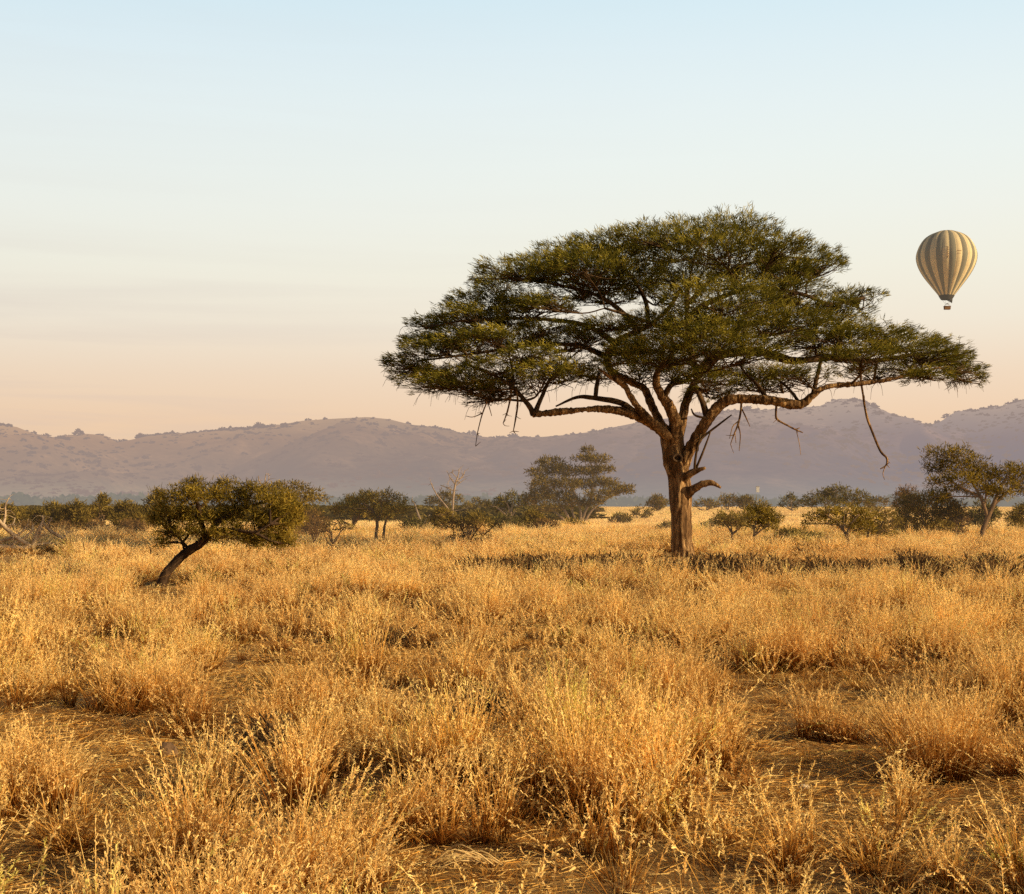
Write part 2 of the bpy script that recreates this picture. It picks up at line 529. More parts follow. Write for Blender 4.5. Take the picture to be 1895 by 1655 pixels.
# ------------------------------------------------------------------ ground
def build_ground():
    ys = np.concatenate([np.arange(-40, 4, 4), np.arange(4, 30, .35), np.arange(30, 90, 1.2), np.geomspace(90, 6000, 40)])
    us = np.concatenate([np.linspace(-1, -.25, 30, endpoint=False), np.linspace(-.25, .25, 90), np.linspace(.25, 1, 31)[1:]])
    V = []
    for y in ys:
        w = 60 + max(y, 0) * 1.6
        x = np.sign(us) * np.abs(us) ** 1.3 * w
        V.append(np.column_stack([x, np.full_like(x, y), ground_z(x, np.full_like(x, y))]))
    V = np.concatenate(V); n = len(us)
    i, j = np.meshgrid(np.arange(len(ys) - 1), np.arange(n - 1), indexing='ij')
    a = (i * n + j).ravel()
    F = np.column_stack([a, a + 1, a + n + 1, a + n])
    me = mesh_from_arrays('ground', V, F, smooth=True)
    me.materials.append(M['ground'])
    tag(link(bpy.data.objects.new('ground', me)), kind='structure')


# ------------------------------------------------------------------ hills
SKY = [(-700, 772), (-400, 768), (-200, 778), (-60, 784), (0, 787), (30, 790), (60, 802), (92, 812), (120, 806), (160, 803), (195, 806),
       (217, 819), (240, 815), (280, 806), (330, 802), (380, 799), (450, 794), (520, 786), (560, 779), (600, 776), (640, 774), (680, 772),
       (720, 776), (760, 786), (800, 790), (840, 798), (880, 807), (920, 811), (960, 809), (1000, 809), (1050, 805), (1090, 800),
       (1130, 792), (1170, 784), (1230, 775), (1300, 767), (1385, 760), (1460, 756), (1516, 752), (1545, 740), (1565, 738), (1590, 741),
       (1620, 757), (1665, 782), (1707, 792), (1741, 780), (1769, 762), (1828, 756), (1860, 750), (1895, 741), (1960, 735), (2100, 728),
       (2300, 740), (2600, 735)]
HY = 2000.0


def ridge_z(x):
    px = x / HY * FPX + CX
    xs, ysk = zip(*SKY)
    return EYE + (HORIZON - np.interp(px, xs, ysk)) / FPX * HY


def hill_z(x, y):
    """terrain of the hill range: crest near y=2000, spurs and gullies running down towards the plain"""
    foot = 1150 + 160 * (fbm(x / 260 + 3, np.zeros_like(x), 3, 3) - .5) * 2
    t = np.clip((y - foot) / (HY - foot), 0, 1)
    prof = t ** 1.35 * (1 - .0 * t)
    r = ridge_z(x + (1 - t) * 0)
    sp = fbm(x / 170 + .55 * y / 400, y / 420, 9, 4) - .5
    ridged = .5 - np.abs(fbm(x / 120 - .35 * y / 160, y / 380, 21, 4) - .5) * 2
    z = r * prof + (sp * 75 + ridged * 38) * np.sin(np.pi * np.clip(t, 0, 1)) ** .8 * np.clip(t * 3, 0, 1)
    back = np.clip((y - HY) / 700, 0, 1)
    z = np.where(y > HY, r * (1 - back) ** 1.2, z)
    lim = EYE + (r - EYE) * (y / HY) - 3 * (1 - t)        # never higher than the skyline crest
    z = np.where((y <= HY) & (t > 0), np.minimum(z, np.maximum(lim, 0) - 0), z)
    return np.where(t <= 0, -.6, z)


def build_hills():
    xs = np.linspace(-1500, 1500, 560); ys = np.concatenate([np.linspace(980, 2000, 170), np.linspace(2000, 2700, 20)[1:]])
    X, Y = np.meshgrid(xs, ys)
    Z = hill_z(X, Y)
    V = np.column_stack([X.ravel(), Y.ravel(), Z.ravel()])
    n = len(xs)
    i, j = np.meshgrid(np.arange(len(ys) - 1), np.arange(n - 1), indexing='ij')
    a = (i * n + j).ravel()
    F = np.column_stack([a, a + 1, a + n + 1, a + n])
    me = mesh_from_arrays('hills', V, F, smooth=True)
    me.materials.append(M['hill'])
    tag(link(bpy.data.objects.new('hills', me)), kind='structure')


# ------------------------------------------------------------------ scattering (geometry nodes) for uncountable stuff
def scatter(name, P, rot, scl, idx, protos, mat_kind='stuff'):
    coll = bpy.data.collections.new(name + '_kinds')
    for o in protos:
        coll.objects.link(o)
    me = bpy.data.meshes.new(name)
    me.vertices.add(len(P)); me.vertices.foreach_set('co', np.asarray(P, np.float32).ravel())
    for nm, ty, key, arr in (('rot', 'FLOAT_VECTOR', 'vector', rot), ('scl', 'FLOAT_VECTOR', 'vector', scl)):
        a = me.attributes.new(nm, ty, 'POINT'); a.data.foreach_set(key, np.asarray(arr, np.float32).ravel())
    a = me.attributes.new('idx', 'INT', 'POINT'); a.data.foreach_set('value', np.asarray(idx, np.int32))
    o = link(bpy.data.objects.new(name, me))
    ng = bpy.data.node_groups.new(name, 'GeometryNodeTree')
    ng.interface.new_socket('Geometry', in_out='INPUT', socket_type='NodeSocketGeometry')
    ng.interface.new_socket('Geometry', in_out='OUTPUT', socket_type='NodeSocketGeometry')
    gi = ng.nodes.new('NodeGroupInput'); go = ng.nodes.new('NodeGroupOutput')
    ci = ng.nodes.new('GeometryNodeCollectionInfo'); ci.inputs['Collection'].default_value = coll
    ci.inputs['Separate Children'].default_value = True; ci.inputs['Reset Children'].default_value = True
    iop = ng.nodes.new('GeometryNodeInstanceOnPoints'); iop.inputs['Pick Instance'].default_value = True
    def attr(nm, ty):
        n = ng.nodes.new('GeometryNodeInputNamedAttribute'); n.data_type = ty; n.inputs['Name'].default_value = nm
        return next(s for s in n.outputs if s.enabled and s.name == 'Attribute')
    L = ng.links.new
    L(gi.outputs[0], iop.inputs['Points']); L(ci.outputs[0], iop.inputs['Instance'])
    L(attr('idx', 'INT'), iop.inputs['Instance Index']); L(attr('rot', 'FLOAT_VECTOR'), iop.inputs['Rotation'])
    L(attr('scl', 'FLOAT_VECTOR'), iop.inputs['Scale']); L(iop.outputs[0], go.inputs[0])
    md = o.modifiers.new('scatter', 'NODES'); md.node_group = ng
    return o


def strip_blades(root, az, lean, h, w, curve, rng, tint, segs=3):
    """curved tapering blades as quad strips. returns V, F, tint, hh"""
    n = len(root)
    t = np.linspace(0, 1, segs + 1)
    d = np.column_stack([np.cos(az), np.sin(az), np.zeros(n)])
    sd = rng.random(n) * np.pi
    S = np.column_stack([np.cos(sd), np.sin(sd), np.zeros(n)])
    V = np.zeros((n, segs + 1, 2, 3)); H = np.zeros((n, segs + 1, 2))
    for k, tk in enumerate(t):
        c = root + d * (h * (lean * tk + curve * tk ** 2.2))[:, None] + np.array([0, 0, 1]) * (h * (tk - .35 * curve * tk ** 2.5))[:, None]
        ww = (w * (1 - .75 * tk))[:, None]
        V[:, k, 0] = c - S * ww * .5; V[:, k, 1] = c + S * ww * .5
        H[:, k, :] = tk
    base = np.arange(n)[:, None] * (segs + 1) * 2
    F = np.concatenate([base + np.array([2 * k, 2 * k + 1, 2 * k + 3, 2 * k + 2]) for k in range(segs)])
    centre_top = V.mean(2)
    return V.reshape(-1, 3), F, np.repeat(tint, (segs + 1) * 2), H.reshape(-1), centre_top


def tuft_mesh(name, seed, nb=90, R0=.10, hm=.55, w=.0055, lean=.32, heads=.55, nsp=11, splen=.028, bias=0.0):
    rng = rng_of(seed)
    r = R0 * rng.random(nb) ** .5; a = rng.random(nb) * 2 * np.pi
    root = np.column_stack([r * np.cos(a), r * np.sin(a), np.zeros(nb)])
    h = hm * np.clip(rng.normal(.78, .24, nb), .2, 1.35)
    az = a + rng.normal(size=nb) * .9
    ln = np.abs(rng.normal(lean, lean * .5, nb)); cv = np.abs(rng.normal(.11, .12, nb)); bent = rng.random(nb) < .07; ln[bent] = rng.uniform(.7, 1.4, bent.sum()); cv[bent] = rng.uniform(.2, .5, bent.sum())
    tint = np.clip(rng.normal(.5, .24, nb), 0, 1)
    V, F, T, H, ct = strip_blades(root, az, ln, h, w * rng.uniform(.6, 1.3, nb), cv, rng, tint)
    H = H * np.repeat(np.clip(h / hm, .3, 1.1), 8)
    Vs, Fs, Ts, Hs = [V], [F], [T], [H]
    off = len(V)
    hd = np.where(rng.random(nb) < heads)[0]
    if len(hd) and nsp:                                      # seed heads: spikelets along the top third of the stem
        m = len(hd)
        u = rng.random((m, nsp)) ** .7
        p3, p2 = ct[hd, -1], ct[hd, -2]
        P = p2[:, None] * (1 - u[..., None]) + p3[:, None] * u[..., None]
        ax = (p3 - p2)[:, None] / (np.linalg.norm(p3 - p2, axis=1)[:, None, None] + 1e-6)
        D = ax * 1.0 + rng.normal(size=P.shape) * .45
        D /= np.linalg.norm(D, axis=2)[..., None]
        S = np.cross(D, rng.normal(size=D.shape)); S /= np.linalg.norm(S, axis=2)[..., None]
        Lh = (splen * rng.uniform(.5, 1.4, (m, nsp)) * (1.1 - .5 * u))[..., None]; Wh = Lh * .24 + .0012
        q = np.stack([P - S * Wh * .3, P + S * Wh * .3, P + D * Lh + S * Wh * .5, P + D * Lh - S * Wh * .5], 2).reshape(-1, 3)
        k = np.arange(m * nsp)[:, None] * 4 + off
        Vs.append(q); Fs.append(k + np.array([0, 1, 2, 3]))
        Ts.append(np.repeat(np.clip(tint[hd] + .15, 0, 1), nsp * 4)); Hs.append(np.full(len(q), 1.0))
    me = mesh_from_arrays(name, np.concatenate(Vs), np.concatenate(Fs), np.concatenate(Ts), np.concatenate(Hs))
    return me


def proto(name, me, mat):
    me.materials.append(mat)
    return bpy.data.objects.new(name, me)


# places where the earth shows: (px, py, half width, half height) as seen in the photograph, turned into ground spots
BARE = [(245, 1395, 110, 46), (240, 1465, 105, 30), (70, 1605, 150, 40), (20, 1655, 110, 25), (1515, 1395, 185, 20), (1510, 1430, 190, 22), (1490, 1480, 205, 20),
        (1800, 1490, 170, 36), (1375, 1312, 70, 12), (1870, 1385, 80, 30), (1560, 1520, 150, 12), (1760, 1520, 150, 14),
        (900, 1622, 170, 28), (760, 1590, 70, 28), (1000, 1545, 60, 25), (120, 1335, 170, 16), (500, 1405, 50, 26), (960, 1470, 40, 18),
        (1470, 1358, 90, 9), (560, 1540, 40, 26), (1010, 1620, 60, 30), (420, 1255, 70, 12), (900, 1330, 60, 14), (730, 1210, 60, 12),
        (1600, 1290, 80, 10), (300, 1100, 60, 14), (20, 1032, 110, 7), (1268, 1046, 62, 20), (480, 1240, 50, 8), (1290, 1470, 60, 20), (330, 1520, 80, 18)]


def bare_mask(x, y):
    px = CX + FPX * x / y; py = HORIZON + FPX * EYE / y
    m = np.zeros_like(x)
    wob = (vnoise(px / 28, py / 11, 4) - .5) * .5 + (vnoise(px / 75, py / 28, 8) - .5) * .6
    for (cx, cy, rx, ry) in BARE:
        for lift in ((0, .05, .10, .14) if cy < 1500 else (0, .04)):
            d = ((px - cx) / rx) ** 2 + ((py - lift * (py - HORIZON) - cy) / ry) ** 2 + wob
            m = np.maximum(m, np.clip(1.6 - d * 1.25, 0, 1))
    return m


def jitter_points(y0, y1, dens, rng, margin=2.0, right=0.0):
    """uniform points on the ground inside the widened view"""
    hw1 = .351 * y1 * 1.12 + margin
    n = int((2 * hw1 + right) * (y1 - y0) * dens)
    x = rng.uniform(-hw1, hw1 + right, n); y = rng.uniform(y0, y1, n)
    hw = .351 * y * 1.12 + margin
    k = (x > -hw) & (x < hw + right * .7)
    return x[k], y[k]


def build_grass():
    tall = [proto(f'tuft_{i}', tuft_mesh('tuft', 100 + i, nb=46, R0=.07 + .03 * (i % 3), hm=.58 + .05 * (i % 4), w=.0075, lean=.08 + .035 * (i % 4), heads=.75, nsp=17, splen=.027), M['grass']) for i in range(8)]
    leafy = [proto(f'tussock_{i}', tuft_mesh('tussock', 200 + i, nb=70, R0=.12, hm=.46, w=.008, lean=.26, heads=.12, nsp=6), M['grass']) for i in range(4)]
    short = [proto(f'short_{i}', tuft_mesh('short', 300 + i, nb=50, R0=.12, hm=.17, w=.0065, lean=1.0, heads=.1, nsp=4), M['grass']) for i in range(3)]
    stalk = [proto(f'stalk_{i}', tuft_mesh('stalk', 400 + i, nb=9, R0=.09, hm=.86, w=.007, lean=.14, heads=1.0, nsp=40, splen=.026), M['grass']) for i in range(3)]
    rng = rng_of(11)
    protos = tall + leafy + short + stalk       # indices 0-7, 8-11, 12-14, 15-17 (collection order is alphabetical)
    order = sorted(range(len(protos)), key=lambda k: protos[k].name)
    rank = {k: i for i, k in enumerate(order)}
    P, ROT, SCL, IDX = [], [], [], []

    def put(x, y, kinds, sx, sz, tilt=.10):
        n = len(x)
        z = ground_z(x, y)
        P.append(np.column_stack([x, y, z - .01]))
        ROT.append(np.column_stack([rng.normal(size=n) * tilt, rng.normal(size=n) * tilt - .03, rng.random(n) * 6.283]))
        SCL.append(np.column_stack([sx, sx, sz]))
        IDX.append(np.array([rank[k] for k in rng.choice(kinds, n)]))

    # near and middle distance
    for (y0, y1, dens, boost) in ((4.8, 22, 17, .92), (22, 45, 9, 1.15), (45, 100, 3.8, 1.7)):
        x, y = jitter_points(y0, y1, dens, rng, 2.5, 3.0)
        bare = bare_mask(x, y)
        clump = .45 * fbm(x * .7 + 9, y * .7 + 2, 31, 2) + .55 * vnoise(x * 1.9, y * 1.7, 37)
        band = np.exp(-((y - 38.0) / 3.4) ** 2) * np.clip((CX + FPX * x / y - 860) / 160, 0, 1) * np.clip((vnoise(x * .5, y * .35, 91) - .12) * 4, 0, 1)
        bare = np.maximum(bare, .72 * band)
        cover = np.clip((clump - .47) * 10.0, .012, 1.0)
        keep = rng.random(len(x)) < cover * (1 - bare * .97)
        xs, ys_, cl, br = x[keep], y[keep], clump[keep], bare[keep]
        hgt = (.02 + 1.0 * fbm(xs * .42 + 50, ys_ * .42 + 4, 77, 3) + 2.3 * (cl - .48)) * (1 - .6 * br)
        hgt *= rng.uniform(.6, 1.22, len(xs)) * np.interp(ys_, [5, 12, 50, 100], [.78, .84, .85, .8])
        pick = rng.random(len(xs))
        mixf = fbm(xs * .3 + 15, ys_ * .3 + 61, 13, 2)
        lf = pick < np.clip((mixf - .46) * 2.2, .06, .55)
        put(xs[lf], ys_[lf], [8, 9, 10, 11], boost * rng.uniform(.8, 1.35, lf.sum()), boost ** .3 * np.clip(hgt[lf], .25, 2), .13)
        put(xs[~lf], ys_[~lf], list(range(8)), boost * rng.uniform(.75, 1.25, (~lf).sum()), boost ** .2 * np.clip(hgt[~lf], .25, 2), .11)
        # short undergrowth everywhere, thin on bare earth
        kk = rng.random(len(x)) < np.where(bare > .4, .62, .45)
        put(x[kk], y[kk], [12, 13, 14], boost * rng.uniform(.5, 1.2, kk.sum()), rng.uniform(.3, 1.1, kk.sum()) * np.where(bare[kk] > .4, .55, 1), .15)
        # single stalks standing above the rest
        ks = (rng.random(len(x)) < .13) & (bare < .5)
        put(x[ks], y[ks], [15, 16, 17], boost * rng.uniform(.8, 1.3, ks.sum()), rng.uniform(.4, .85, ks.sum()), .14)
    P = np.concatenate(P); print('grass tufts', len(P))
    o = scatter('dry_grass', P, np.concatenate(ROT), np.concatenate(SCL), np.concatenate(IDX), protos)
    tag(o, 'golden dry savanna grass covering the plain', 'grass', kind='stuff')

    # the far plain
    far = []
    for i in range(4):
        r = rng_of(500 + i); nb = 170
        a = r.random(nb) * 6.283; rr = 1.3 * r.random(nb) ** .5
        root = np.column_stack([rr * np.cos(a), rr * np.sin(a), np.zeros(nb)])
        V, F, T, H, _ = strip_blades(root, r.random(nb) * 6.283, np.abs(r.normal(.3, .2, nb)), r.uniform(.18, .55, nb), r.uniform(.03, .07, nb), np.abs(r.normal(.15, .1, nb)), r, np.clip(r.normal(.55, .2, nb), 0, 1))
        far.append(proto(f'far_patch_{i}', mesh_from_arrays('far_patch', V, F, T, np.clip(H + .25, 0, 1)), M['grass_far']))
    PP, RR, SS, II = [], [], [], []
    for (y0, y1, dens) in ((95, 180, 1.0), (180, 520, .22)):
        x, y = jitter_points(y0, y1, dens, rng, 6, 6)
        kp = rng.random(len(x)) < np.clip((fbm(x * .08, y * .05, 3, 3) - .25) * 4, .2, 1)
        x, y = x[kp], y[kp]; n = len(x)
        b = 1.0 if y1 < 200 else 1.9
        PP.append(np.column_stack([x, y, ground_z(x, y)])); RR.append(np.column_stack([np.zeros(n), np.zeros(n), rng.random(n) * 6.283]))
        SS.append(np.column_stack([rng.uniform(.8, 1.3, n) * b] * 2 + [rng.uniform(.6, 1.15, n)])); II.append(rng.integers(0, 4, n))
    o = scatter('distant_grass', np.concatenate(PP), np.concatenate(RR), np.concatenate(SS), np.concatenate(II), far)
    tag(o, 'pale straw grass on the far plain below the hills', 'grass', kind='stuff')

    # straw lying on the ground
    x, y = jitter_points(5, 24, 480, rng, .5)
    k = (rng.random(len(x)) < .25 + .75 * bare_mask(x, y)); x, y = x[k], y[k]; n = len(x)
    az = rng.random(n) * 6.283
    D = np.column_stack([np.cos(az), np.sin(az), rng.normal(size=n) * .12])
    me = blade_mesh(np.column_stack([x, y, ground_z(x, y) + .006 + .02 * rng.random(n)]), D, rng.uniform(.04, .22, n), rng.uniform(.003, .007, n), rng, np.clip(rng.normal(.5, .25, n), 0, 1), (0, 0, 0), 'straw_litter')
    hh = me.attributes.new('hh', 'FLOAT', 'POINT'); hh.data.foreach_set('value', np.repeat(rng.uniform(.4, 1, n), 6).astype(np.float32))
    me.materials.append(M['grass'])
    tag(link(bpy.data.objects.new('straw_litter', me)), 'broken straw lying on the bare earth', 'litter', kind='stuff')


def build_scrub():
    """scrub on the hills and the hazy wood at their foot: nobody could count it"""
    def clump(seed, n=46, lf=1.0):
        r = rng_of(seed)
        q = r.normal(size=(n, 3)); q /= np.linalg.norm(q, axis=1)[:, None]; q[:, 2] = np.abs(q[:, 2])
        Pp = q * (.45 + .55 * r.random((n, 1))) * np.array([1, 1, .75]) + np.array([0, 0, .1])
        return blade_mesh(Pp, q + r.normal(size=(n, 3)) * .6, r.uniform(.35, .75, n) * lf, r.uniform(.25, .55, n) * lf, r, np.clip(r.normal(.5, .25, n), 0, 1), (0, 0, 0), 'scrub')
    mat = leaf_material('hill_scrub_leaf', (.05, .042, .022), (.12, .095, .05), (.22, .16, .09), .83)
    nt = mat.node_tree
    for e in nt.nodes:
        if e.type == 'EMISSION': e.inputs[0].default_value = (.375, .29, .26, 1)  # painted haze glow, matched to the hillsides
    kinds = [proto(f'scrub_{i}', clump(700 + i), mat) for i in range(4)]
    rng = rng_of(23)
    n = 15000
    x = rng.uniform(-1150, 1150, n); y = rng.uniform(1250, 2010, n)
    k = rng.random(n) < np.clip((fbm(x / 90, y / 90, 41, 3) - .2) * 2, .15, .7)
    x, y = x[k], y[k]
    xr = rng.uniform(-1150, 1150, 1500); yr = HY + rng.normal(size=1500) * 8
    k = rng.random(1500) < np.clip((vnoise(xr / 45, xr * 0, 6) - .25) * 2.2, .1, 1)
    xr, yr = xr[k], yr[k]
    X = np.concatenate([x, xr]); Yv = np.concatenate([y, yr])
    S = np.clip(2.1 * np.exp(.42 * rng.normal(size=len(X))), .9, 5.2) * np.where(np.arange(len(X)) >= len(x), 1.4, 1.0)
    o = scatter('hill_scrub', np.column_stack([X, Yv, hill_z(X, Yv) - .6]), np.column_stack([np.zeros(len(X))] * 2 + [rng.random(len(X)) * 6.28]),
                np.column_stack([S, S, S * rng.uniform(.6, 1.0, len(X))]), rng.integers(0, 4, len(X)), kinds)
    tag(o, 'hazy scrub and small trees speckling the hillsides', 'scrub', kind='stuff')
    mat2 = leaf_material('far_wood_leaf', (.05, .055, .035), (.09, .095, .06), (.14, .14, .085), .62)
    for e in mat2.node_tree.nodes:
        if e.type == 'EMISSION': e.inputs[0].default_value = (.37, .335, .29, 1)  # painted haze glow over the distant wood
    mat3 = leaf_material('thicket_wood_leaf', (.05, .046, .016), (.17, .13, .04), (.32, .24, .07), .12)
    kinds3 = [proto(f'thicket_{i}', clump(850 + i, 420, .42), mat3) for i in range(4)]
    n = 1500
    y = rng.uniform(125, 420, n); x = rng.uniform(-.42, .05, n) * y
    k = rng.random(n) < np.clip((fbm(x / 22, y / 16, 61, 3) - .30) * 4, .1, 1)
    x, y = x[k], y[k]; S = rng.uniform(.6, 1.2, len(x)) * np.where((x > -.20 * y) & (y < 240), 1.25, 1)
    o = scatter('thicket', np.column_stack([x, y, x * 0 + .1]), np.column_stack([x * 0, x * 0, rng.random(len(x)) * 6.28]),
                np.column_stack([S * 2.4, S * 2.4, S * 1.1]), rng.integers(0, 4, len(x)), kinds3)
    tag(o, 'olive bush thicket closing off the plain behind the left trees', 'thicket', kind='stuff')
    kinds2 = [proto(f'wood_{i}', clump(800 + i, 60), mat2) for i in range(4)]
    n = 2600
    x = rng.uniform(-560, 560, n); y = rng.uniform(560, 1180, n)
    dn = np.where(x < 60, 1, .35)
    k = rng.random(n) < np.clip((fbm(x / 120, y / 60, 51, 3) - .32) * 4, 0, 1) * dn
    x, y = x[k], y[k]; S = rng.uniform(3, 6.5, len(x))
    o = scatter('distant_woodland', np.column_stack([x, y, x * 0 - .3]), np.column_stack([x * 0, x * 0, rng.random(len(x)) * 6.28]),
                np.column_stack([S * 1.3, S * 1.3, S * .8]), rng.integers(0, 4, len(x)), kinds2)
    tag(o, 'blue green woodland far off along the foot of the hills', 'woodland', kind='stuff')


# ------------------------------------------------------------------ the big umbrella thorn acacia
TREE_Y = 54.0


def px_line(pl, Y, dyk=0):
    return [at(q[0], q[1], Y + (q[3] if len(q) > 3 else 0)) for q in pl], [q[2] * Y / FPX for q in pl]


def build_acacia():
    Y = TREE_Y; s = Y / FPX
    rng = rng_of(3)
    B = at(1263, 1030, Y); B[2] = -.02
    root = thing('acacia_tree', B, 'large flat topped umbrella acacia with thick furrowed trunk, dominating the plain', 'tree')
    trunk = [[(1266, 1040, 26), (1264, 1022, 24), (1262, 1000, 22.5), (1261, 950, 21.5), (1258, 900, 23.5), (1249, 850, 25), (1243, 818, 25), (1242, 800, 23)],
             [(1262, 1010, 14, -.2), (1272, 1024, 8, -.3), (1281, 1037, 4, -.5)], [(1255, 1012, 12, -.1), (1249, 1026, 7, -.2), (1244, 1037, 4, -.3)],
             [(1266, 1010, 12, .3), (1280, 1028, 7, .5)]]
    limbs = {
        'a': [(1246, 822, 18, 0), (1228, 798, 17, -.1), (1205, 782, 14, -.4), (1170, 767, 10.5, -.8), (1120, 757, 8, -1.2), (1050, 761, 7.5, -1.6), (1010, 765, 7, -1.8), (985, 767, 7, -2.0)],
        'b': [(1240, 812, 13, -.3), (1226, 798, 10, -.6), (1192, 767, 8.5, -1.0), (1170, 738, 7.5, -1.3), (1153, 712, 7, -1.5), (1128, 697, 5, -1.8), (1107, 682, 4, -2)],
        'c': [(1240, 815, 16, .4), (1222, 785, 13, .8), (1205, 748, 11, 1.2), (1192, 720, 10, 1.5), (1160, 703, 9.5, 1.6), (1132, 688, 9.5, 1.6), (1124, 660, 9.5, 1.5), (1148, 628, 9, 1.2), (1200, 603, 7, .8), (1238, 570, 5, .4), (1262, 530, 4, .2)],
        'd': [(1246, 818, 20, -.2), (1250, 785, 17, -.4), (1240, 757, 14, -.7), (1225, 733, 12, -1.0), (1214, 707, 10, -1.2), (1222, 680, 7, -1.3), (1245, 650, 5, -1.5), (1240, 600, 4, -1.8)],
        'e': [(1252, 815, 17, .2), (1262, 780, 14, .3), (1268, 750, 12.5, .4), (1278, 722, 11, .5), (1288, 695, 9, .6), (1276, 640, 8, .6), (1270, 580, 7, .4), (1276, 520, 5, .2), (1290, 465, 3.5, 0), (1320, 430, 2, 0)],
        'f': [(1262, 868, 15, -.1), (1274, 836, 14, -.3), (1292, 806, 13, -.5), (1316, 768, 13.5, -.8), (1342, 743, 12, -1), (1377, 739, 10.5, -1.2), (1423, 741, 10, -1.4), (1478, 749, 10.5, -1.5), (1503, 733, 8, -1.6), (1531, 716, 6.5, -1.6), (1592, 710, 5.5, -1.6), (1643, 703, 4.5, -1.5), (1685, 693, 3.5, -1.4), (1740, 680, 2, -1.3)],
    }
    small = [  # (px,py,r,dy)
        [(1182, 772, 7, -.7), (1150, 748, 5.5, -.8), (1100, 735, 4.5, -1), (1066, 738, 3, -1), (1030, 752, 1.5, -1)],
        [(1102, 735, 4, -1), (1103, 715, 4, -.9), (1108, 690, 3, -.7)],
        [(988, 768, 6, -2), (975, 750, 4.5, -2), (945, 715, 3.5, -1.8), (905, 690, 2.5, -1.6), (860, 675, 1.6, -1.4)],
        [(990, 764, 5, -2), (1003, 735, 3.8, -1.6), (1020, 700, 3, -1.2), (1045, 670, 2, -.8)],
        [(950, 720, 3, -1.8), (948, 690, 2.2, -1.6), (940, 650, 1.6, -1.5)],
        [(1124, 662, 6, 1.5), (1070, 642, 4.5, 1.8), (1000, 640, 3.8, 2), (920, 648, 3, 1.8), (840, 660, 2.2, 1.2), (770, 668, 1.4, .8)],
        [(1140, 635, 6, 1.3), (1085, 605, 4.5, 1.4), (1010, 590, 3.6, 1.4), (930, 588, 2.8, 1.2), (850, 595, 2, 1), (790, 605, 1.2, .8)],
        [(1180, 612, 6, 1), (1150, 575, 4.5, .6), (1100, 545, 3.6, 0), (1030, 525, 2.8, -.4), (950, 515, 2, -.6)],
        [(1200, 603, 5, .8), (1195, 550, 4, 1.2), (1160, 500, 3, 1.5), (1110, 465, 2, 1.6)],
        [(1286, 700, 9, .6), (1320, 662, 8.5, .2), (1365, 652, 8.5, 0), (1410, 654, 8, -.2), (1458, 666, 7.5, -.3), (1490, 668, 6, -.3), (1548, 664, 5.5, -.2), (1610, 668, 5, 0), (1688, 657, 3.5, .2), (1740, 655, 2, .3)],
        [(1272, 590, 6, .4), (1305, 566, 5, 0), (1345, 545, 4.5, -.4), (1400, 530, 4, -.8), (1480, 545, 3.4, -1), (1540, 562, 2.8, -1), (1600, 552, 1.8, -.8)],
        [(1276, 560, 5, .3), (1320, 520, 4, .8), (1380, 490, 3.2, 1.2), (1450, 475, 2.4, 1.4), (1520, 480, 1.5, 1.4)],
        [(1270, 620, 6, .5), (1320, 600, 4.5, 1.4), (1400, 600, 3.5, 2), (1490, 610, 2.6, 2.2), (1560, 625, 1.8, 2)],
        [(1504, 732, 4.5, -1.6), (1508, 705, 4, -1.6), (1520, 670, 3, -1.4)],
        [(1310, 776, 7, -.7), (1298, 740, 5, -.9), (1280, 705, 3.5, -1.2), (1262, 690, 2.4, -1.4)],
        [(1228, 735, 6, -1), (1242, 712, 5, -1.2), (1268, 707, 4, -1.4), (1284, 690, 3, -1.5)],
        [(1420, 740, 5, -1.4), (1405, 715, 3.5, -1), (1380, 690, 2.5, -.5), (1365, 670, 2, 0)],
        [(1480, 746, 3, -1.5), (1455, 715, 2.6, -1), (1425, 690, 2, -.4)],
        [(1240, 650, 5, -1.5), (1290, 630, 4, -2.2), (1340, 612, 3, -2.6)],
        [(1236, 610, 4, -1.7), (1180, 590, 3, -2.4), (1120, 570, 2.2, -2.8)],
        [(1290, 835, 2.5, -.7), (1300, 815, 2.5, -.8), (1335, 782, 1.8, -1), (1352, 768, 1.2, -1.2)],
        [(1285, 872, 2.6, -.6), (1291, 840, 2.2, -.8), (1296, 805, 1.5, -.9)], [(1288, 868, 2.4, -.6), (1302, 835, 2, -.8), (1315, 800, 1.2, -.9)],
        [(1310, 775, 2.5, -.9), (1290, 770, 2, -1.2), (1278, 755, 1.2, -1.4)],
    ]
    # trunk with the first limbs fused into one skin
    g = Geo()
    skel = []
    for pl in trunk:
        P, Rr = px_line(pl, Y); g.tube(P, [r * .85 for r in Rr], 18, 6)
    tmp = g.build('trunk', M['bark'], None, B)
    limb_objs = []
    for k, pl in limbs.items():
        lg = Geo(); P, Rr = px_line(pl, Y); Rr = [r * (.68 if k in 'cde' else .78) for r in Rr]
        PP, QQ = lg.tube(P, Rr, 14, 7, .03, rng)
        skel += list(zip(PP, QQ))
        limb_objs.append(lg.build('limb', M['bark'], None, B))
    sg = Geo()
    for pl in small:
        P, Rr = px_line(pl, Y)
        P = [p + rng.normal(size=3) * s * 1.5 * (0 < i) for i, p in enumerate(P)]
        PP, QQ = sg.tube(P, Rr, 8, 5, .04, rng)
        skel += list(zip(PP, QQ))
    dg = None
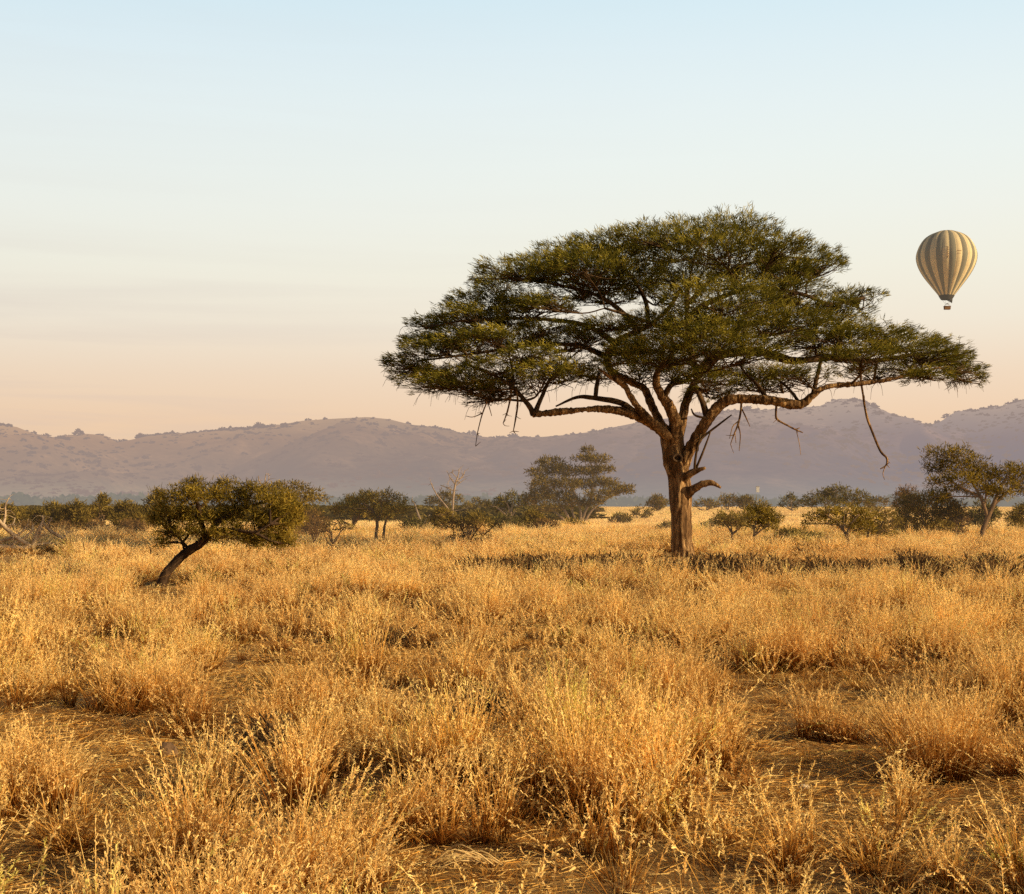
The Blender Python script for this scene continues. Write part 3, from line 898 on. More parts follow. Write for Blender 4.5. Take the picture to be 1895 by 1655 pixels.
    for o, vox in [(tmp, .045)] + [(l, .04) for l in limb_objs]:
        md = o.modifiers.new('r', 'REMESH'); md.mode = 'VOXEL'; md.voxel_size = vox; md.use_smooth_shade = True
        sm = o.modifiers.new('s', 'SMOOTH'); sm.iterations = 3
        dg = bpy.context.evaluated_depsgraph_get(); dg.update()
        me = bpy.data.meshes.new_from_object(o.evaluated_get(dg))
        o.modifiers.clear(); o.data = me
        n = len(me.vertices)
        co = np.empty(n * 3, np.float32); me.vertices.foreach_get('co', co); co = co.reshape(-1, 3)
        no = np.empty(n * 3, np.float32); me.vertices.foreach_get('normal', no); no = no.reshape(-1, 3)
        disp = np.empty(n)
        big = 1.0 if o is tmp else .55
        for i, c in enumerate(co):
            v = Vector((c[0] * 5.2, c[1] * 5.2, c[2] * .85))
            w = Vector((c[0] * 1.6, c[1] * 1.6, c[2] * 1.1))
            disp[i] = (-.6 * abs(mnoise.noise(v)) + .2) * .15 * big + mnoise.noise(w) * .05 * big + mnoise.noise(v * 2.6) * .035
        co += no * disp[:, None].astype(np.float32)
        me.vertices.foreach_set('co', co.ravel()); me.update()
        me.polygons.foreach_set('use_smooth', np.ones(len(me.polygons), bool))
        if not me.materials: me.materials.append(M['bark'])
        o.parent = root
    # knots, stubs and hanging dead branches
    kg = Geo()
    kc = at(1253, 848, Y - .5)
    ring = [kc + np.array([math.cos(a) * .16, -.05 - .04 * abs(math.cos(a)), math.sin(a) * .12]) for a in np.linspace(0, 2 * math.pi, 13)]
    kg.tube(ring, [.045] * 13, 8, 2, .1, rng)
    kg.tube([kc + np.array([0, .02, 0]), kc + np.array([0, -.045, 0])], [.14, .10], 12, 2)
    kg.build('knot_hole', M['bark_dark'], root, B)
    for pl in ([(1270, 918, 9, -.2), (1284, 905, 7.5, -.4), (1300, 896, 6.5, -.6), (1318, 894, 5, -.7), (1334, 903, 2, -.8)],
               [(1265, 886, 9, -.25), (1282, 874, 6.5, -.55), (1305, 866, 2.5, -.8)]):
        bg = Geo(); P, Rr = px_line(pl, Y); bg.tube(P, Rr, 10, 5, .08, rng); bg.build('broken_stub', M['bark'], root, B)
    hang = [
        ([(1595, 676, 1.87, -1.5), (1593, 700, 2.02, -1.6), (1597, 730, 2.02, -1.6), (1604, 771, 2.16, -1.6), (1618, 809, 2.16, -1.6), (1630, 836, 2.16, -1.6), (1641, 848, 2.02, -1.6), (1640, 861, 1.58, -1.6), (1629, 868, 0.86, -1.6)],
         [(1640, 860, 1.15, -1.6), (1634, 876, 0.72, -1.6), (1637, 888, 0.43, -1.6)], [(1640, 858, 0.86, -1.6), (1646, 866, 0.50, -1.6)]),
        ([(1437, 746, 2.2, -1.4), (1436, 762, 2, -1.4), (1438, 776, 2, -1.4), (1458, 788, 1.7, -1.4), (1474, 796, 1.6, -1.4), (1486, 801, .8, -1.4)],
         [(1472, 795, 1.2, -1.4), (1480, 792, .7, -1.4)], [(1474, 798, .7, -1.4), (1479, 820, .6, -1.4), (1482, 842, .5, -1.4)]),
        ([(1372, 738, 2.2, -1.2), (1371, 760, 2, -1.2), (1366, 785, 1.7, -1.2), (1358, 805, 1.2, -1.2), (1352, 822, .7, -1.2)],
         [(1372, 755, 1.4, -1.2), (1380, 772, 1.2, -1.2), (1388, 790, .6, -1.2)], [(1366, 785, 1.2, -1.2), (1370, 805, 1, -1.2), (1368, 835, .5, -1.2)],
         [(1366, 780, 1.2, -1.2), (1356, 790, .9, -1.2), (1350, 812, .5, -1.2)], [(1360, 800, .9, -1.2), (1362, 820, .6, -1.2)]),
        ([(948, 715, 2, -1.8), (944, 740, 1.8, -1.8), (938, 765, 1.4, -1.8), (931, 783, .7, -1.8)],),
        ([(955, 715, 2, -1.9), (958, 745, 1.8, -1.9), (955, 770, 1.6, -1.9), (950, 798, .8, -1.9)],),
        ([(915, 705, 1.8, -1.6), (905, 735, 1.5, -1.6), (893, 765, 1.2, -1.6), (884, 800, .8, -1.6), (880, 826, .5, -1.6)],
         [(893, 765, 1, -1.6), (875, 772, .7, -1.6), (862, 770, .5, -1.6)], [(902, 742, 1, -1.6), (910, 770, .6, -1.6)]),
    ]
    for hb in hang:
        hg = Geo()
        for pl in hb:
            P, Rr = px_line(pl, Y); hg.tube(P, Rr, 6, 4, .06, rng)
        P, Rr = px_line(hb[0], Y)
        for k in range(5):
            i = rng.integers(2, len(P)); d = rng.normal(size=3) * np.array([1, .5, .6]) + np.array([0, 0, -.4]); d /= np.linalg.norm(d)
            L = rng.uniform(5, 16) * s
            hg.tube([P[i], P[i] + d * L * .5, P[i] + d * L + rng.normal(size=3) * L * .2], [.7 * s, .55 * s, .3 * s], 4, 2, cap=False)
        hg.build('hanging_branch', M['bark'], root, B)
    # foliage plates
    pads = [
        (1365, 412, 55, 20), (1290, 415, 70, 20), (1215, 424, 65, 18), (1140, 434, 70, 18), (1060, 448, 70, 18), (1000, 476, 52, 14),
        (1425, 440, 50, 17), (1485, 460, 65, 18), (1522, 482, 38, 13), (1335, 448, 80, 22), (1240, 456, 80, 20), (1150, 468, 75, 20),
        (1080, 480, 70, 20), (950, 496, 52, 16), (905, 528, 42, 14), (980, 508, 60, 18), (1070, 512, 75, 22), (1165, 512, 85, 22), (1270, 498, 80, 20),
        (1370, 486, 80, 22), (1450, 495, 70, 20), (1482, 498, 40, 11), (1110, 530, 80, 16), (1230, 535, 70, 20),
        (850, 574, 48, 14), (786, 602, 42, 13), (885, 560, 55, 16), (870, 598, 65, 17), (960, 556, 45, 13), (1330, 552, 90, 24), (1415, 566, 80, 20), (1255, 585, 70, 18),
        (1350, 595, 90, 22), (1455, 598, 80, 20), (1590, 543, 48, 10), (1545, 556, 30, 8), (1510, 590, 50, 14), (1130, 590, 50, 12),
        (765, 628, 38, 12), (738, 668, 32, 12), (795, 645, 55, 17), (825, 685, 50, 13), (880, 648, 65, 17), (955, 620, 60, 15), (920, 678, 60, 13),
        (1025, 630, 65, 16), (1085, 615, 55, 14), (1035, 660, 55, 13), (1240, 640, 80, 22), (1190, 668, 55, 14), (1245, 680, 60, 16), (1330, 636, 80, 20), (1420, 628, 80, 19),
        (1500, 632, 65, 16), (1560, 618, 60, 16), (1625, 610, 50, 16), (1660, 632, 75, 19), (1715, 645, 65, 18), (1765, 662, 45, 15), (1795, 682, 28, 10), (1700, 672, 70, 13),
        (1610, 652, 60, 14), (1540, 655, 45, 11), (1745, 690, 40, 10)]
    sparse = [(1400, 690, 55, 13), (1300, 700, 45, 12), (1315, 728, 35, 10), (950, 705, 50, 12), (815, 712, 40, 10), (760, 690, 30, 8), (1480, 690, 50, 12), 
              (870, 715, 45, 10), (1050, 695, 40, 10), (1440, 545, 60, 10), (1560, 580, 50, 10), (1620, 690, 60, 10), (1390, 715, 40, 9), (900, 735, 30, 14), (1000, 570, 50, 10), (1160, 640, 40, 12), (1360, 520, 60, 12), (1790, 700, 26, 8), (850, 700, 50, 14), (790, 706, 40, 10), (930, 722, 45, 14), (1010, 690, 50, 14), (1090, 692, 45, 12), (1340, 700, 45, 14), (1440, 700, 50, 12)]

    def with_depth(lst):
        res = []
        for (cx, cy, rx, ry) in lst:
            reach = 6.2 * math.sqrt(max(.06, 1 - ((cx - 1265) / 580) ** 2)) * np.interp(cy, [400, 520, 700], [.35, .8, .9])
            res.append((cx, cy, rx, ry, rng.uniform(-reach, reach)))
        return res
    pads = [(1268 + (cx - 1268) * .975, cy, rx, ry) for cx, cy, rx, ry in pads]
    pads = [(cx + rng.normal() * 6, cy + rng.normal() * 4 + np.interp(cy, [410, 520], [24, 4]), rx * rng.uniform(1.05, 1.35), ry * rng.uniform(.95, 1.35)) for cx, cy, rx, ry in pads]
    pads += [(1200, 640, 60, 16), (1275, 660, 60, 16), (1150, 655, 50, 12), (1230, 610, 70, 16), (1300, 610, 70, 16), (1010, 605, 50, 10), (1120, 555, 60, 12), (1460, 530, 70, 12), (1390, 655, 60, 12), (930, 590, 50, 12), (1000, 562, 50, 12), (905, 622, 50, 12), (845, 622, 50, 12), (980, 652, 50, 12)]
    sparse = [(cx, cy, rx * 1.25, ry * 1.3) for cx, cy, rx, ry in sparse]
    pads = with_depth(pads); sparse = with_depth(sparse)
    SK = np.array([p for p, q in skel]); SQ = np.array([q for p, q in skel])
    tw = sg
    tips = []
    for lst, ntw in ((pads, 34), (sparse, 26)):
        for (cx, cy, rx, ry, dy) in lst:
            c = at(cx, cy + ry * .7, Y + dy)
            d = np.linalg.norm((SK - c) * np.array([1, .8, 1.3]), axis=1) + np.maximum(0, SK[:, 2] - c[2]) * 2.0
            i = int(np.argmin(d)); a = SK[i]
            r0 = min(SQ[i] * .6, 3.0 * s)
            m = a * .5 + c * .5 + rng.normal(size=3) * .18; m[2] -= .1
            PP, _ = tw.tube([a, m, c], [r0, max(r0 * .7, 1.3 * s), 1.2 * s], 5, 4, cap=False)
            for k in range(9 if cy > 590 else 0):      # bare drooping twigs under the lower plates
                a0 = PP[rng.integers(len(PP) // 2, len(PP))] + np.array([rng.normal() * rx * s * .5, rng.normal() * rx * s * .4, 0])
                dr = np.array([(cx - 1265) / 560 * .5 + rng.normal() * .3, rng.normal() * .3, -rng.uniform(.2, .9)]) * rng.uniform(.4, .9)
                m0 = a0 + dr * np.array([.7, .7, .25]); tw.tube([PP[-1] * .4 + a0 * .6, a0, m0, a0 + dr], [.7 * s, .6 * s, .45 * s, .25 * s], 3, 2, cap=False)
            for k in range(ntw):
                ang = rng.random() * 6.283; rr = rng.uniform(.3, 1.2)
                t = c + np.array([math.cos(ang) * rr * rx * s, math.sin(ang) * rr * rx * s * .85, ry * s * (1.3 * (1 - rr * .5) + rng.normal() * .5) - .05])
                st = PP[rng.integers(len(PP) // 2, len(PP))]
                mm = st * .45 + t * .55 + rng.normal(size=3) * np.array([.14, .14, .07])
                tw.tube([st, mm, t], [1.0 * s, .75 * s, .35 * s], 3, 2, cap=False)
                tips.extend([(mm * .35 + t * .65, t)] * (2 if rr > .8 else 1)); tips.append((mm * .1 + t * .9, t * 1.08 - mm * .08))
    o = sg.build('branchwork', M['twig'], root, B)
    # leaf sprays
    def sprays(lst, dens):
        Ps, Ds, Ts = [], [], []
        for (cx, cy, rx, ry, dy) in lst:
            n = int(rx * ry * math.pi * dens)
            a = rng.random(n * 2) * 6.283; rr = rng.random(n * 2) ** .5 * 1.06
            top = (1 - .75 * rr ** 2)
            zz = ry * s * (top * (1.15 - 1.5 * rng.random(n * 2) ** 1.5) + rng.normal(size=n * 2) * .24)
            X = np.column_stack([np.cos(a) * rr * rx * s, np.sin(a) * rr * rx * s * .9, zz])
            gp = fbm(X[:, 0] * 2.1 + cx, X[:, 1] * 2.1 + cy, int(cx) & 127, 2)
            gp = .5 * gp + .5 * fbm(X[:, 0] * 4.5 + cy, X[:, 1] * 3.5 + X[:, 2] * 4, 5 + int(cy) & 127, 2)
            k = np.where(gp > .475)[0][:n]
            X = X[k]; a = a[k]; rr = rr[k]
            Ps.append(at(cx, cy, Y + dy) + X)
            gx = (at(cx, cy, Y + dy) + X - at(1265, 560, Y)) * np.array([.09, .09, .05])
            Ds.append(np.column_stack([np.cos(a) * rr * .55, np.sin(a) * rr * .55, .38 + .15 * rng.random(len(k))]) + gx)
            Ts.append(np.clip(.42 + .26 * rng.normal(size=len(k)) + .6 * (gp[k] - .5) + .38 * (zz[k] / (ry * s) - .25), 0, 1))  # leaf colour lighter on top of each plate, imitating light from above
        return np.concatenate(Ps), np.concatenate(Ds), np.concatenate(Ts)
    P1, D1, T1 = sprays(pads, .060); P2, D2, T2 = sprays(sparse, .045)
    P3 = np.array([t[0] + (t[1] - t[0]) * rng.random() for t in tips]); D3 = np.array([t[1] - t[0] for t in tips]); D3 /= np.linalg.norm(D3, axis=1)[:, None]
    per = 7
    P = np.concatenate([P1, P2, P3]); D = np.concatenate([D1, D2, D3]); T = np.concatenate([T1, T2, np.full(len(P3), .45)])
    print('acacia sprays', len(P))
    P = np.repeat(P, per, 0); D = np.repeat(D, per, 0); T = np.repeat(T, per)
    D = D + rng.normal(size=D.shape) * np.array([.5, .5, .34])
    n = len(P)
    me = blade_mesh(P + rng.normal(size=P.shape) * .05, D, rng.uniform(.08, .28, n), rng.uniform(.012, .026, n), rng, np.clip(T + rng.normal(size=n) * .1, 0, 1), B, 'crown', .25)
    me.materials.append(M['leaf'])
    link(bpy.data.objects.new('crown', me), root)


# ------------------------------------------------------------------ balloon
def build_balloon():
    Y = 525.0; k = Y / FPX; z9 = 9.194
    cpx = 1660 + 842 / z9
    prof = [(160, 6), (166, 90), (182, 185), (212, 265), (262, 345), (330, 410), (410, 460), (490, 492), (570, 514), (650, 510), (730, 490), (810, 458), (890, 413), (970, 360), (1050, 298), (1130, 235), (1210, 172), (1262, 132)]
    def zpy(v): return at(cpx, 410 + v / z9, Y)[2]
    C = at(cpx, 410 + 1500 / z9, Y)
    root = thing('hot_air_balloon', C, 'hot air balloon striped cream and grey, floating in the sky right of the big tree', 'balloon')
    def fabric(name, c, tr):
        m, nt, out = nodes_of(name)
        n = noise_tex(nt, .5, position(nt), 4)
        r = ramp(nt, [(.35, tuple(x * .88 for x in c)), (.65, c)], n.outputs[0])
        d = N(nt, 'ShaderNodeBsdfDiffuse'); t = N(nt, 'ShaderNodeBsdfTranslucent')
        nt.links.new(r.outputs[0], d.inputs[0]); nt.links.new(r.outputs[0], t.inputs[0])
        mx = N(nt, 'ShaderNodeMixShader'); mx.inputs[0].default_value = tr
        nt.links.new(d.outputs[0], mx.inputs[1]); nt.links.new(t.outputs[0], mx.inputs[2])
        hazed(nt, mx.outputs[0], out, (.75, .62, .46), .08)
        return m
    mc = fabric('cream_fabric', (.94, .77, .46), .15); mg = fabric('grey_fabric', (.29, .275, .205), .12)
    mk = fabric('dark_skirt_fabric', (.07, .065, .055), .1)
    G, sub = 28, 6
    nv = G * sub
    pv, pr = [p[0] for p in prof], [p[1] for p in prof]
    vs = np.concatenate([[160, 161.5, 163.5], np.linspace(168, 1262, 46)])
    from_r = np.interp(vs, pv, pr)
    # smooth profile
    for _ in range(3):
        from_r[3:-1] = (from_r[2:-2] + 2 * from_r[3:-1] + from_r[4:]) / 4
    V, F, mi = [], [], []
    off = R(90 - 1.7)      # a seam 1.7 degrees right of the middle as seen from the camera
    for v, r in zip(vs, from_r):
        for j in range(nv):
            u = (j % sub) / sub
            bulge = 1 + .022 * math.sin(math.pi * u) ** .7 if r > 20 else 1
            a = -off + 2 * math.pi * j / nv
            rr = r / z9 * k * bulge * .965
            V.append((math.cos(a) * rr, math.sin(a) * rr, zpy(v) - C[2]))
    for i in range(len(vs) - 1):
        for j in range(nv):
            j2 = (j + 1) % nv
            F.append((i * nv + j, (i + 1) * nv + j, (i + 1) * nv + j2, i * nv + j2)); mi.append((j // sub) % 2)
    me = bpy.data.meshes.new('envelope'); me.from_pydata(V, [], F)
    me.materials.append(mc); me.materials.append(mg)
    me.polygons.foreach_set('material_index', mi); me.polygons.foreach_set('use_smooth', np.ones(len(F), bool)); me.update()
    link(bpy.data.objects.new('envelope', me), root)
    # skirt band and scoop
    g = []
    V, F = [], []
    rows = [(1262, 134), (1295, 116), (1332, 92)]
    for v, r in rows:
        for j in range(48):
            a = 2 * math.pi * j / 48
            V.append((math.cos(a) * r / z9 * k, math.sin(a) * r / z9 * k, zpy(v) - C[2]))
    for i in range(2):
        for j in range(48):
            F.append((i * 48 + j, (i + 1) * 48 + j, (i + 1) * 48 + (j + 1) % 48, i * 48 + (j + 1) % 48))
    me = bpy.data.meshes.new('skirt'); me.from_pydata(V, [], F); me.materials.append(mk); me.update(); link(bpy.data.objects.new('skirt', me), root)
    V, F = [], []
    for j in range(17):
        a = R(-75) + R(150) * j / 16; e = 1 - abs(j / 8 - 1)
        for t in (0, 1):
            r = (92 - 12 * t * e) / z9 * k
            V.append((math.cos(a) * r + .2, math.sin(a) * r, zpy(1332 + t * (2 + 62 * e)) - C[2]))
    for j in range(16):
        F.append((2 * j, 2 * j + 2, 2 * j + 3, 2 * j + 1))
    me = bpy.data.meshes.new('scoop'); me.from_pydata(V, [], F); me.materials.append(mk); me.update(); link(bpy.data.objects.new('scoop', me), root)
    # basket
    wick = plain_material('wicker', (.25, .145, .08), .8, .35, 8)
    def box(name, x, y, z, mat, parent, ctr=(0, 0, 0), taper=.94):
        hx, hy = x / 2, y / 2
        V = [(-hx * taper, -hy * taper, 0), (hx * taper, -hy * taper, 0), (hx * taper, hy * taper, 0), (-hx * taper, hy * taper, 0), (-hx, -hy, z), (hx, -hy, z), (hx, hy, z), (-hx, hy, z)]
        F = [(0, 3, 2, 1), (4, 5, 6, 7), (0, 1, 5, 4), (1, 2, 6, 5), (2, 3, 7, 6), (3, 0, 4, 7)]
        me = bpy.data.meshes.new(name); me.from_pydata([(a + ctr[0], b + ctr[1], c + ctr[2]) for a, b, c in V], [], F); me.materials.append(mat)
        o = link(bpy.data.objects.new(name, me), parent)
        bv = o.modifiers.new('b', 'BEVEL'); bv.width = .06; bv.segments = 2
        return o
    bx = box('basket', 2.25, 1.5, 1.15, wick, root, (.25, 0, 0))
    rim = Geo(); e = [(-1.12, -.75), (1.12, -.75), (1.12, .75), (-1.12, .75), (-1.12, -.75)]
    for (p, q) in zip(e, e[1:]):
        rim.tube([(p[0] + .25, p[1], 1.15), (q[0] + .25, q[1], 1.15)], [.09, .09], 8, 2)
    rim.build('basket_rim', plain_material('leather_trim', (.10, .05, .025), .6), bx)
    fr = Geo()
    for sx in (-1, 1):
        for sy in (-1, 1):
            fr.tube([(sx * 1.0 + .25, sy * .65, 1.15), (sx * .5 + .25, sy * .4, 2.0)], [.035, .035], 6, 2)
    fr.tube([(-.3, 0, 2.0), (.8, 0, 2.0)], [.12, .12], 8, 2); fr.tube([(.25, 0, 1.95), (.25, 0, 2.35)], [.14, .10], 8, 2)
    fr.build('burner', plain_material('burner_steel', (.2, .18, .16), .4), root)
    dark = plain_material('rope', (.06, .05, .04), .8)
    top = zpy(1332) - C[2]
    for sx in (-1, 1):
        for sy in (-1, 1):
            c = Geo(); c.tube([(sx * .55 + .25, sy * .4, 2.0), (sx * 1.1, sy * 1.3, top)], [.022, .022], 5, 2); c.build('cable', dark, root)
    # faded lettering on two cream stripes: upright row and two short lines
    mark = plain_material('rust_print', (.25, .10, .035), .8)
    def on_env(ang, v, lift=.05):
        r = np.interp(v, vs, from_r) / z9 * k * 1.022 * .965 + lift
        return np.array([math.cos(ang) * r, math.sin(ang) * r, zpy(v) - C[2]])
    a0 = R(-90 - 14)
    up = Geo(); pts = []
    for i, v in enumerate(np.linspace(505, 705, 12)):      # upright row of letters, worn to a ragged rust line
        pts.append(on_env(a0 + (.022 if i % 2 else -.022), v))
    up.tube(pts, [.06 + .03 * (i % 3 == 0) for i in range(12)], 5, 2); up.build('lettering', mark, root)
    for v, n, r in ((580, 8, .055), (622, 7, .03)):
        ln = Geo(); ln.tube([on_env(R(-90 + 3.2) + i * R(1.3), v + (i % 2) * 4) for i in range(n)], [r] * n, 5, 2); ln.build('lettering', mark, root)


# ------------------------------------------------------------------ the other trees, bushes and dead wood
def build_trees():
    # the leaning thorn tree on the left
    make_tree('thorn_tree', 'small bushy thorn tree with dark trunk leaning steeply to the right', 'tree', (295, 1087),
              pads=[(345, 918, 46, 22), (318, 948, 34, 26), (395, 912, 46, 18), (450, 918, 46, 20), (500, 930, 40, 24), (430, 950, 50, 24), (372, 955, 44, 22), (485, 962, 44, 24),
                    (525, 958, 30, 26), (425, 985, 44, 16), (470, 998, 42, 18), (515, 992, 28, 20), (308, 982, 24, 16), (350, 985, 26, 12), (545, 940, 18, 16),
                    (288, 955, 14, 12), (300, 912, 16, 10), (358, 893, 20, 8), (420, 893, 20, 7), (470, 900, 22, 8), (530, 918, 18, 10), (556, 962, 12, 12), (536, 1004, 16, 10), (300, 1004, 14, 8), (384, 996, 20, 8)],
              stems=[[(292, 1087, 10), (305, 1066, 9), (322, 1044, 8.5), (345, 1022, 8.5), (368, 1008, 8), (385, 992, 7)],
                     [(372, 1005, 6), (390, 985, 6), (402, 968, 5), (430, 950, 3.5), (470, 935, 2, .5)], [(382, 994, 5.5), (372, 965, 4.5), (366, 935, 3.5, -.4), (360, 910, 2, -.6)],
                     [(392, 986, 4.5), (425, 980, 3.5, -.5), (470, 985, 2.5, -.8), (500, 970, 1.5, -.8)], [(350, 1018, 3), (335, 1000, 2.4), (318, 985, 1.5)], [(385, 990, 4), (408, 945, 3, .8), (400, 915, 2, 1)],
                     [(342, 1025, 2.5), (338, 1008, 2), (330, 1004, 1.2)]],
              leaf='leaf_small', bark='bark_dark', dens=.108, per=7, lpx=10, wpx=2.1, r0=8, gap=.43, seed=41, shell=.12, spread=1.25)
    # dark line of trees far left
    gl = 'bushy trees in the treeline at the left'
    words = ['first bushy tree from the left edge in the dark treeline', 'second bushy tree from the left edge in the dark treeline', 'third bushy tree from the left edge in the dark treeline',
             'fourth bushy tree from the left edge in the dark treeline', 'fifth bushy tree from the left, the highest of the dark treeline', 'sixth bushy tree from the left edge in the dark treeline',
             'last bushy tree of the left treeline, partly behind the leaning thorn tree']
    for i, (box, b) in enumerate([((-30, 932, 52, 990), (10, 992)), ((22, 937, 95, 988), (55, 991)), ((62, 929, 135, 988), (95, 990)), ((108, 926, 172, 988), (140, 992)),
                                  ((155, 919, 225, 986), (188, 990)), ((203, 929, 270, 988), (235, 992)), ((250, 915, 322, 985), (282, 990))]):
        make_tree('savanna_tree', words[i], 'tree', b, box=box, style=('bushy', 'umbrella')[i % 3 == 1], leaf='leaf_mid', bark='bark_mid', dens=.2, lpx=7, wpx=2.6, r0=3, group=gl, gap=.34)
    gb = 'low brown bushes below the left treeline'
    for i, (box, b, w) in enumerate([((25, 962, 80, 996), (50, 998), 'low brown bush behind the bleached fallen tree at the left edge'), ((85, 965, 150, 996), (118, 998), 'low brown bush right of the bleached fallen tree'),
                                     ((150, 962, 205, 994), (178, 997), 'low brown bush midway between fallen tree and leaning tree'), ((210, 960, 275, 996), (240, 998), 'low brown bush just left of the leaning thorn tree')]):
        make_tree('bush', w, 'bush', b, box=box, leaf='leaf_brown', bark='bark_mid', dens=.12, lpx=6, wpx=2, r0=2, group=gb, gap=.38, fork=.2)
    make_tree('umbrella_tree', 'flat crowned tree rising behind the right side of the leaning thorn tree', 'tree', (560, 1000), pads=[(530, 900, 38, 9), (500, 905, 30, 8), (565, 910, 28, 9), (585, 922, 24, 8), (545, 925, 40, 10), (520, 945, 40, 12), (570, 948, 30, 9)],
              leaf='leaf_mid', bark='bark_mid', dens=.18, lpx=6, wpx=2.3, r0=4, gap=.36)
    make_tree('bush', 'brown thin bush right of the leaning thorn tree crown', 'bush', (560, 1003), box=(535, 940, 615, 1000), leaf='leaf_brown', bark='bark_mid', dens=.07, lpx=6, wpx=1.8, r0=2.5, seed=77)
    # thin reddish shrubs and the two stemmed tree
    make_tree('shrub', 'thin reddish shrub with bent stem left of the two stemmed tree', 'shrub', (578, 1031), box=(556, 955, 612, 1004), leaf='leaf_brown', bark='bark_mid', dens=.05, lpx=6, wpx=1.6, r0=2.2, fork=.5, nst=6)
    make_tree('shrub', 'thin dark shrub forking low beside the reddish shrub', 'shrub', (612, 1030), box=(590, 958, 652, 1000), style='umbrella', leaf='leaf_mid', bark='bark_mid', dens=.08, lpx=6, wpx=1.8, r0=2.4, fork=.4, nst=6)
    make_tree('savanna_tree', 'dark tree directly behind the two stemmed tree', 'tree', (648, 992), box=(616, 910, 735, 968), style='umbrella', leaf='leaf_mid', bark='bark_mid', dens=.17, lpx=6, wpx=2.4, r0=3.5, gap=.36)
    make_tree('savanna_tree', 'olive round crowned tree standing on two thin brown stems', 'tree', (700, 1021),
              pads=[(690, 918, 34, 12), (660, 928, 32, 13), (722, 922, 34, 13), (745, 938, 26, 14), (690, 938, 40, 14), (725, 945, 34, 13), (655, 945, 28, 11), (700, 955, 26, 9), (640, 938, 20, 9)],
              stems=[[(697, 1021, 3.2), (696, 990, 3), (698, 968, 2.8), (690, 945, 2), (672, 932, 1.4)], [(709, 1020, 2.8), (710, 990, 2.5), (714, 965, 2.2), (726, 945, 1.6), (740, 935, 1)], [(698, 970, 2), (706, 945, 1.6), (705, 925, 1)]],
              leaf='leaf_brightened', bark='bark_mid', dens=.11, lpx=6.5, wpx=2.0, r0=3, gap=.40, shell=.15)
    gk = 'dark bushes in the middle thicket'
    for box, b, w, lf in [((735, 958, 800, 990), (765, 991), 'dark bush around the pale forked dead stems in the thicket', 'leaf_dark'), ((785, 940, 858, 985), (822, 990), 'dark bush at the foot of the bleached dead tree', 'leaf_mid'),
                          ((845, 948, 915, 988), (880, 990), 'dark bush above the wiry brown shrub', 'leaf_mid'), ((900, 952, 965, 988), (932, 989), 'dark round bush left of the many stemmed tree', 'leaf_dark'),
                          ((955, 945, 1015, 985), (985, 988), 'olive bush touching the left side of the many stemmed tree', 'leaf_mid'), ((1030, 962, 1095, 984), (1060, 983), 'low green bush in front of the pale stems of the many stemmed tree', 'leaf_mid'),
                          ((975, 962, 1040, 988), (1005, 989), 'low brown bush under the many stemmed tree', 'leaf_brown')]:
        make_tree('bush', w, 'bush', b, box=box, leaf=lf, bark='bark_mid', dens=.15, lpx=6, wpx=2.2, r0=2.2, group=gk, gap=.37, fork=.2)
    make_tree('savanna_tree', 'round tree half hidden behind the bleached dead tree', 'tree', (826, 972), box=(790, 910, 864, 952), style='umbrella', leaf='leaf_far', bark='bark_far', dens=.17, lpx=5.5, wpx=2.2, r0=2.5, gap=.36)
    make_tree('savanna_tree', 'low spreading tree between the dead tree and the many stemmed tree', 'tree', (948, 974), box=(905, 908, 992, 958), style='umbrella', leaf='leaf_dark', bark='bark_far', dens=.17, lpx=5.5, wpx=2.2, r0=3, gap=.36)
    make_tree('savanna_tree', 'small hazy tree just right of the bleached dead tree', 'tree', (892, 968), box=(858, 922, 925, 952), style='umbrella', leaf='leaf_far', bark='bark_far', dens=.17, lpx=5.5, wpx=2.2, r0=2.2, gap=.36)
    # many stemmed hazy tree
    make_tree('savanna_tree', 'tall hazy tree with many pale fanning stems and a two part crown', 'tree', (1072, 977),
              pads=[(1020, 858, 30, 11), (1000, 875, 24, 10), (1045, 872, 28, 11), (1010, 895, 34, 12), (1050, 895, 28, 11), (1000, 915, 30, 11), (1035, 918, 34, 11), (985, 925, 18, 7),
                    (1088, 834, 14, 6), (1105, 850, 28, 8), (1080, 848, 24, 6), (1092, 872, 30, 9), (1115, 868, 22, 7), (1085, 895, 28, 9), (1120, 893, 28, 9), (1140, 908, 30, 8), (1110, 915, 30, 8), (1160, 905, 16, 7), (1062, 930, 26, 9), (1015, 940, 26, 9), (1095, 930, 24, 7)],
              stems=[[(1072, 977, 3), (1082, 950, 2.6), (1092, 925, 2.4), (1098, 890, 2), (1094, 860, 1.5), (1088, 838, 1)], [(1070, 976, 2.8), (1075, 950, 2.4), (1064, 915, 2), (1048, 885, 1.4), (1030, 868, 1)],
                     [(1060, 975, 2.8), (1048, 950, 2.4), (1030, 925, 2), (1012, 900, 1.2)], [(1078, 974, 2.4), (1095, 945, 2.2), (1120, 925, 2), (1145, 912, 1.4), (1162, 906, .8)], [(1055, 974, 2.2), (1036, 955, 2), (1015, 940, 1.4)],
                     [(1068, 972, 2), (1058, 940, 1.8), (1060, 900, 1.4), (1070, 870, 1)]],
              leaf='leaf_far', bark='bark_far', dens=.27, lpx=6, wpx=2.2, r0=2.6, gap=.34)
    # small plants on the far plain near the trunk
    gf = 'small trees and bushes dotted over the far plain'
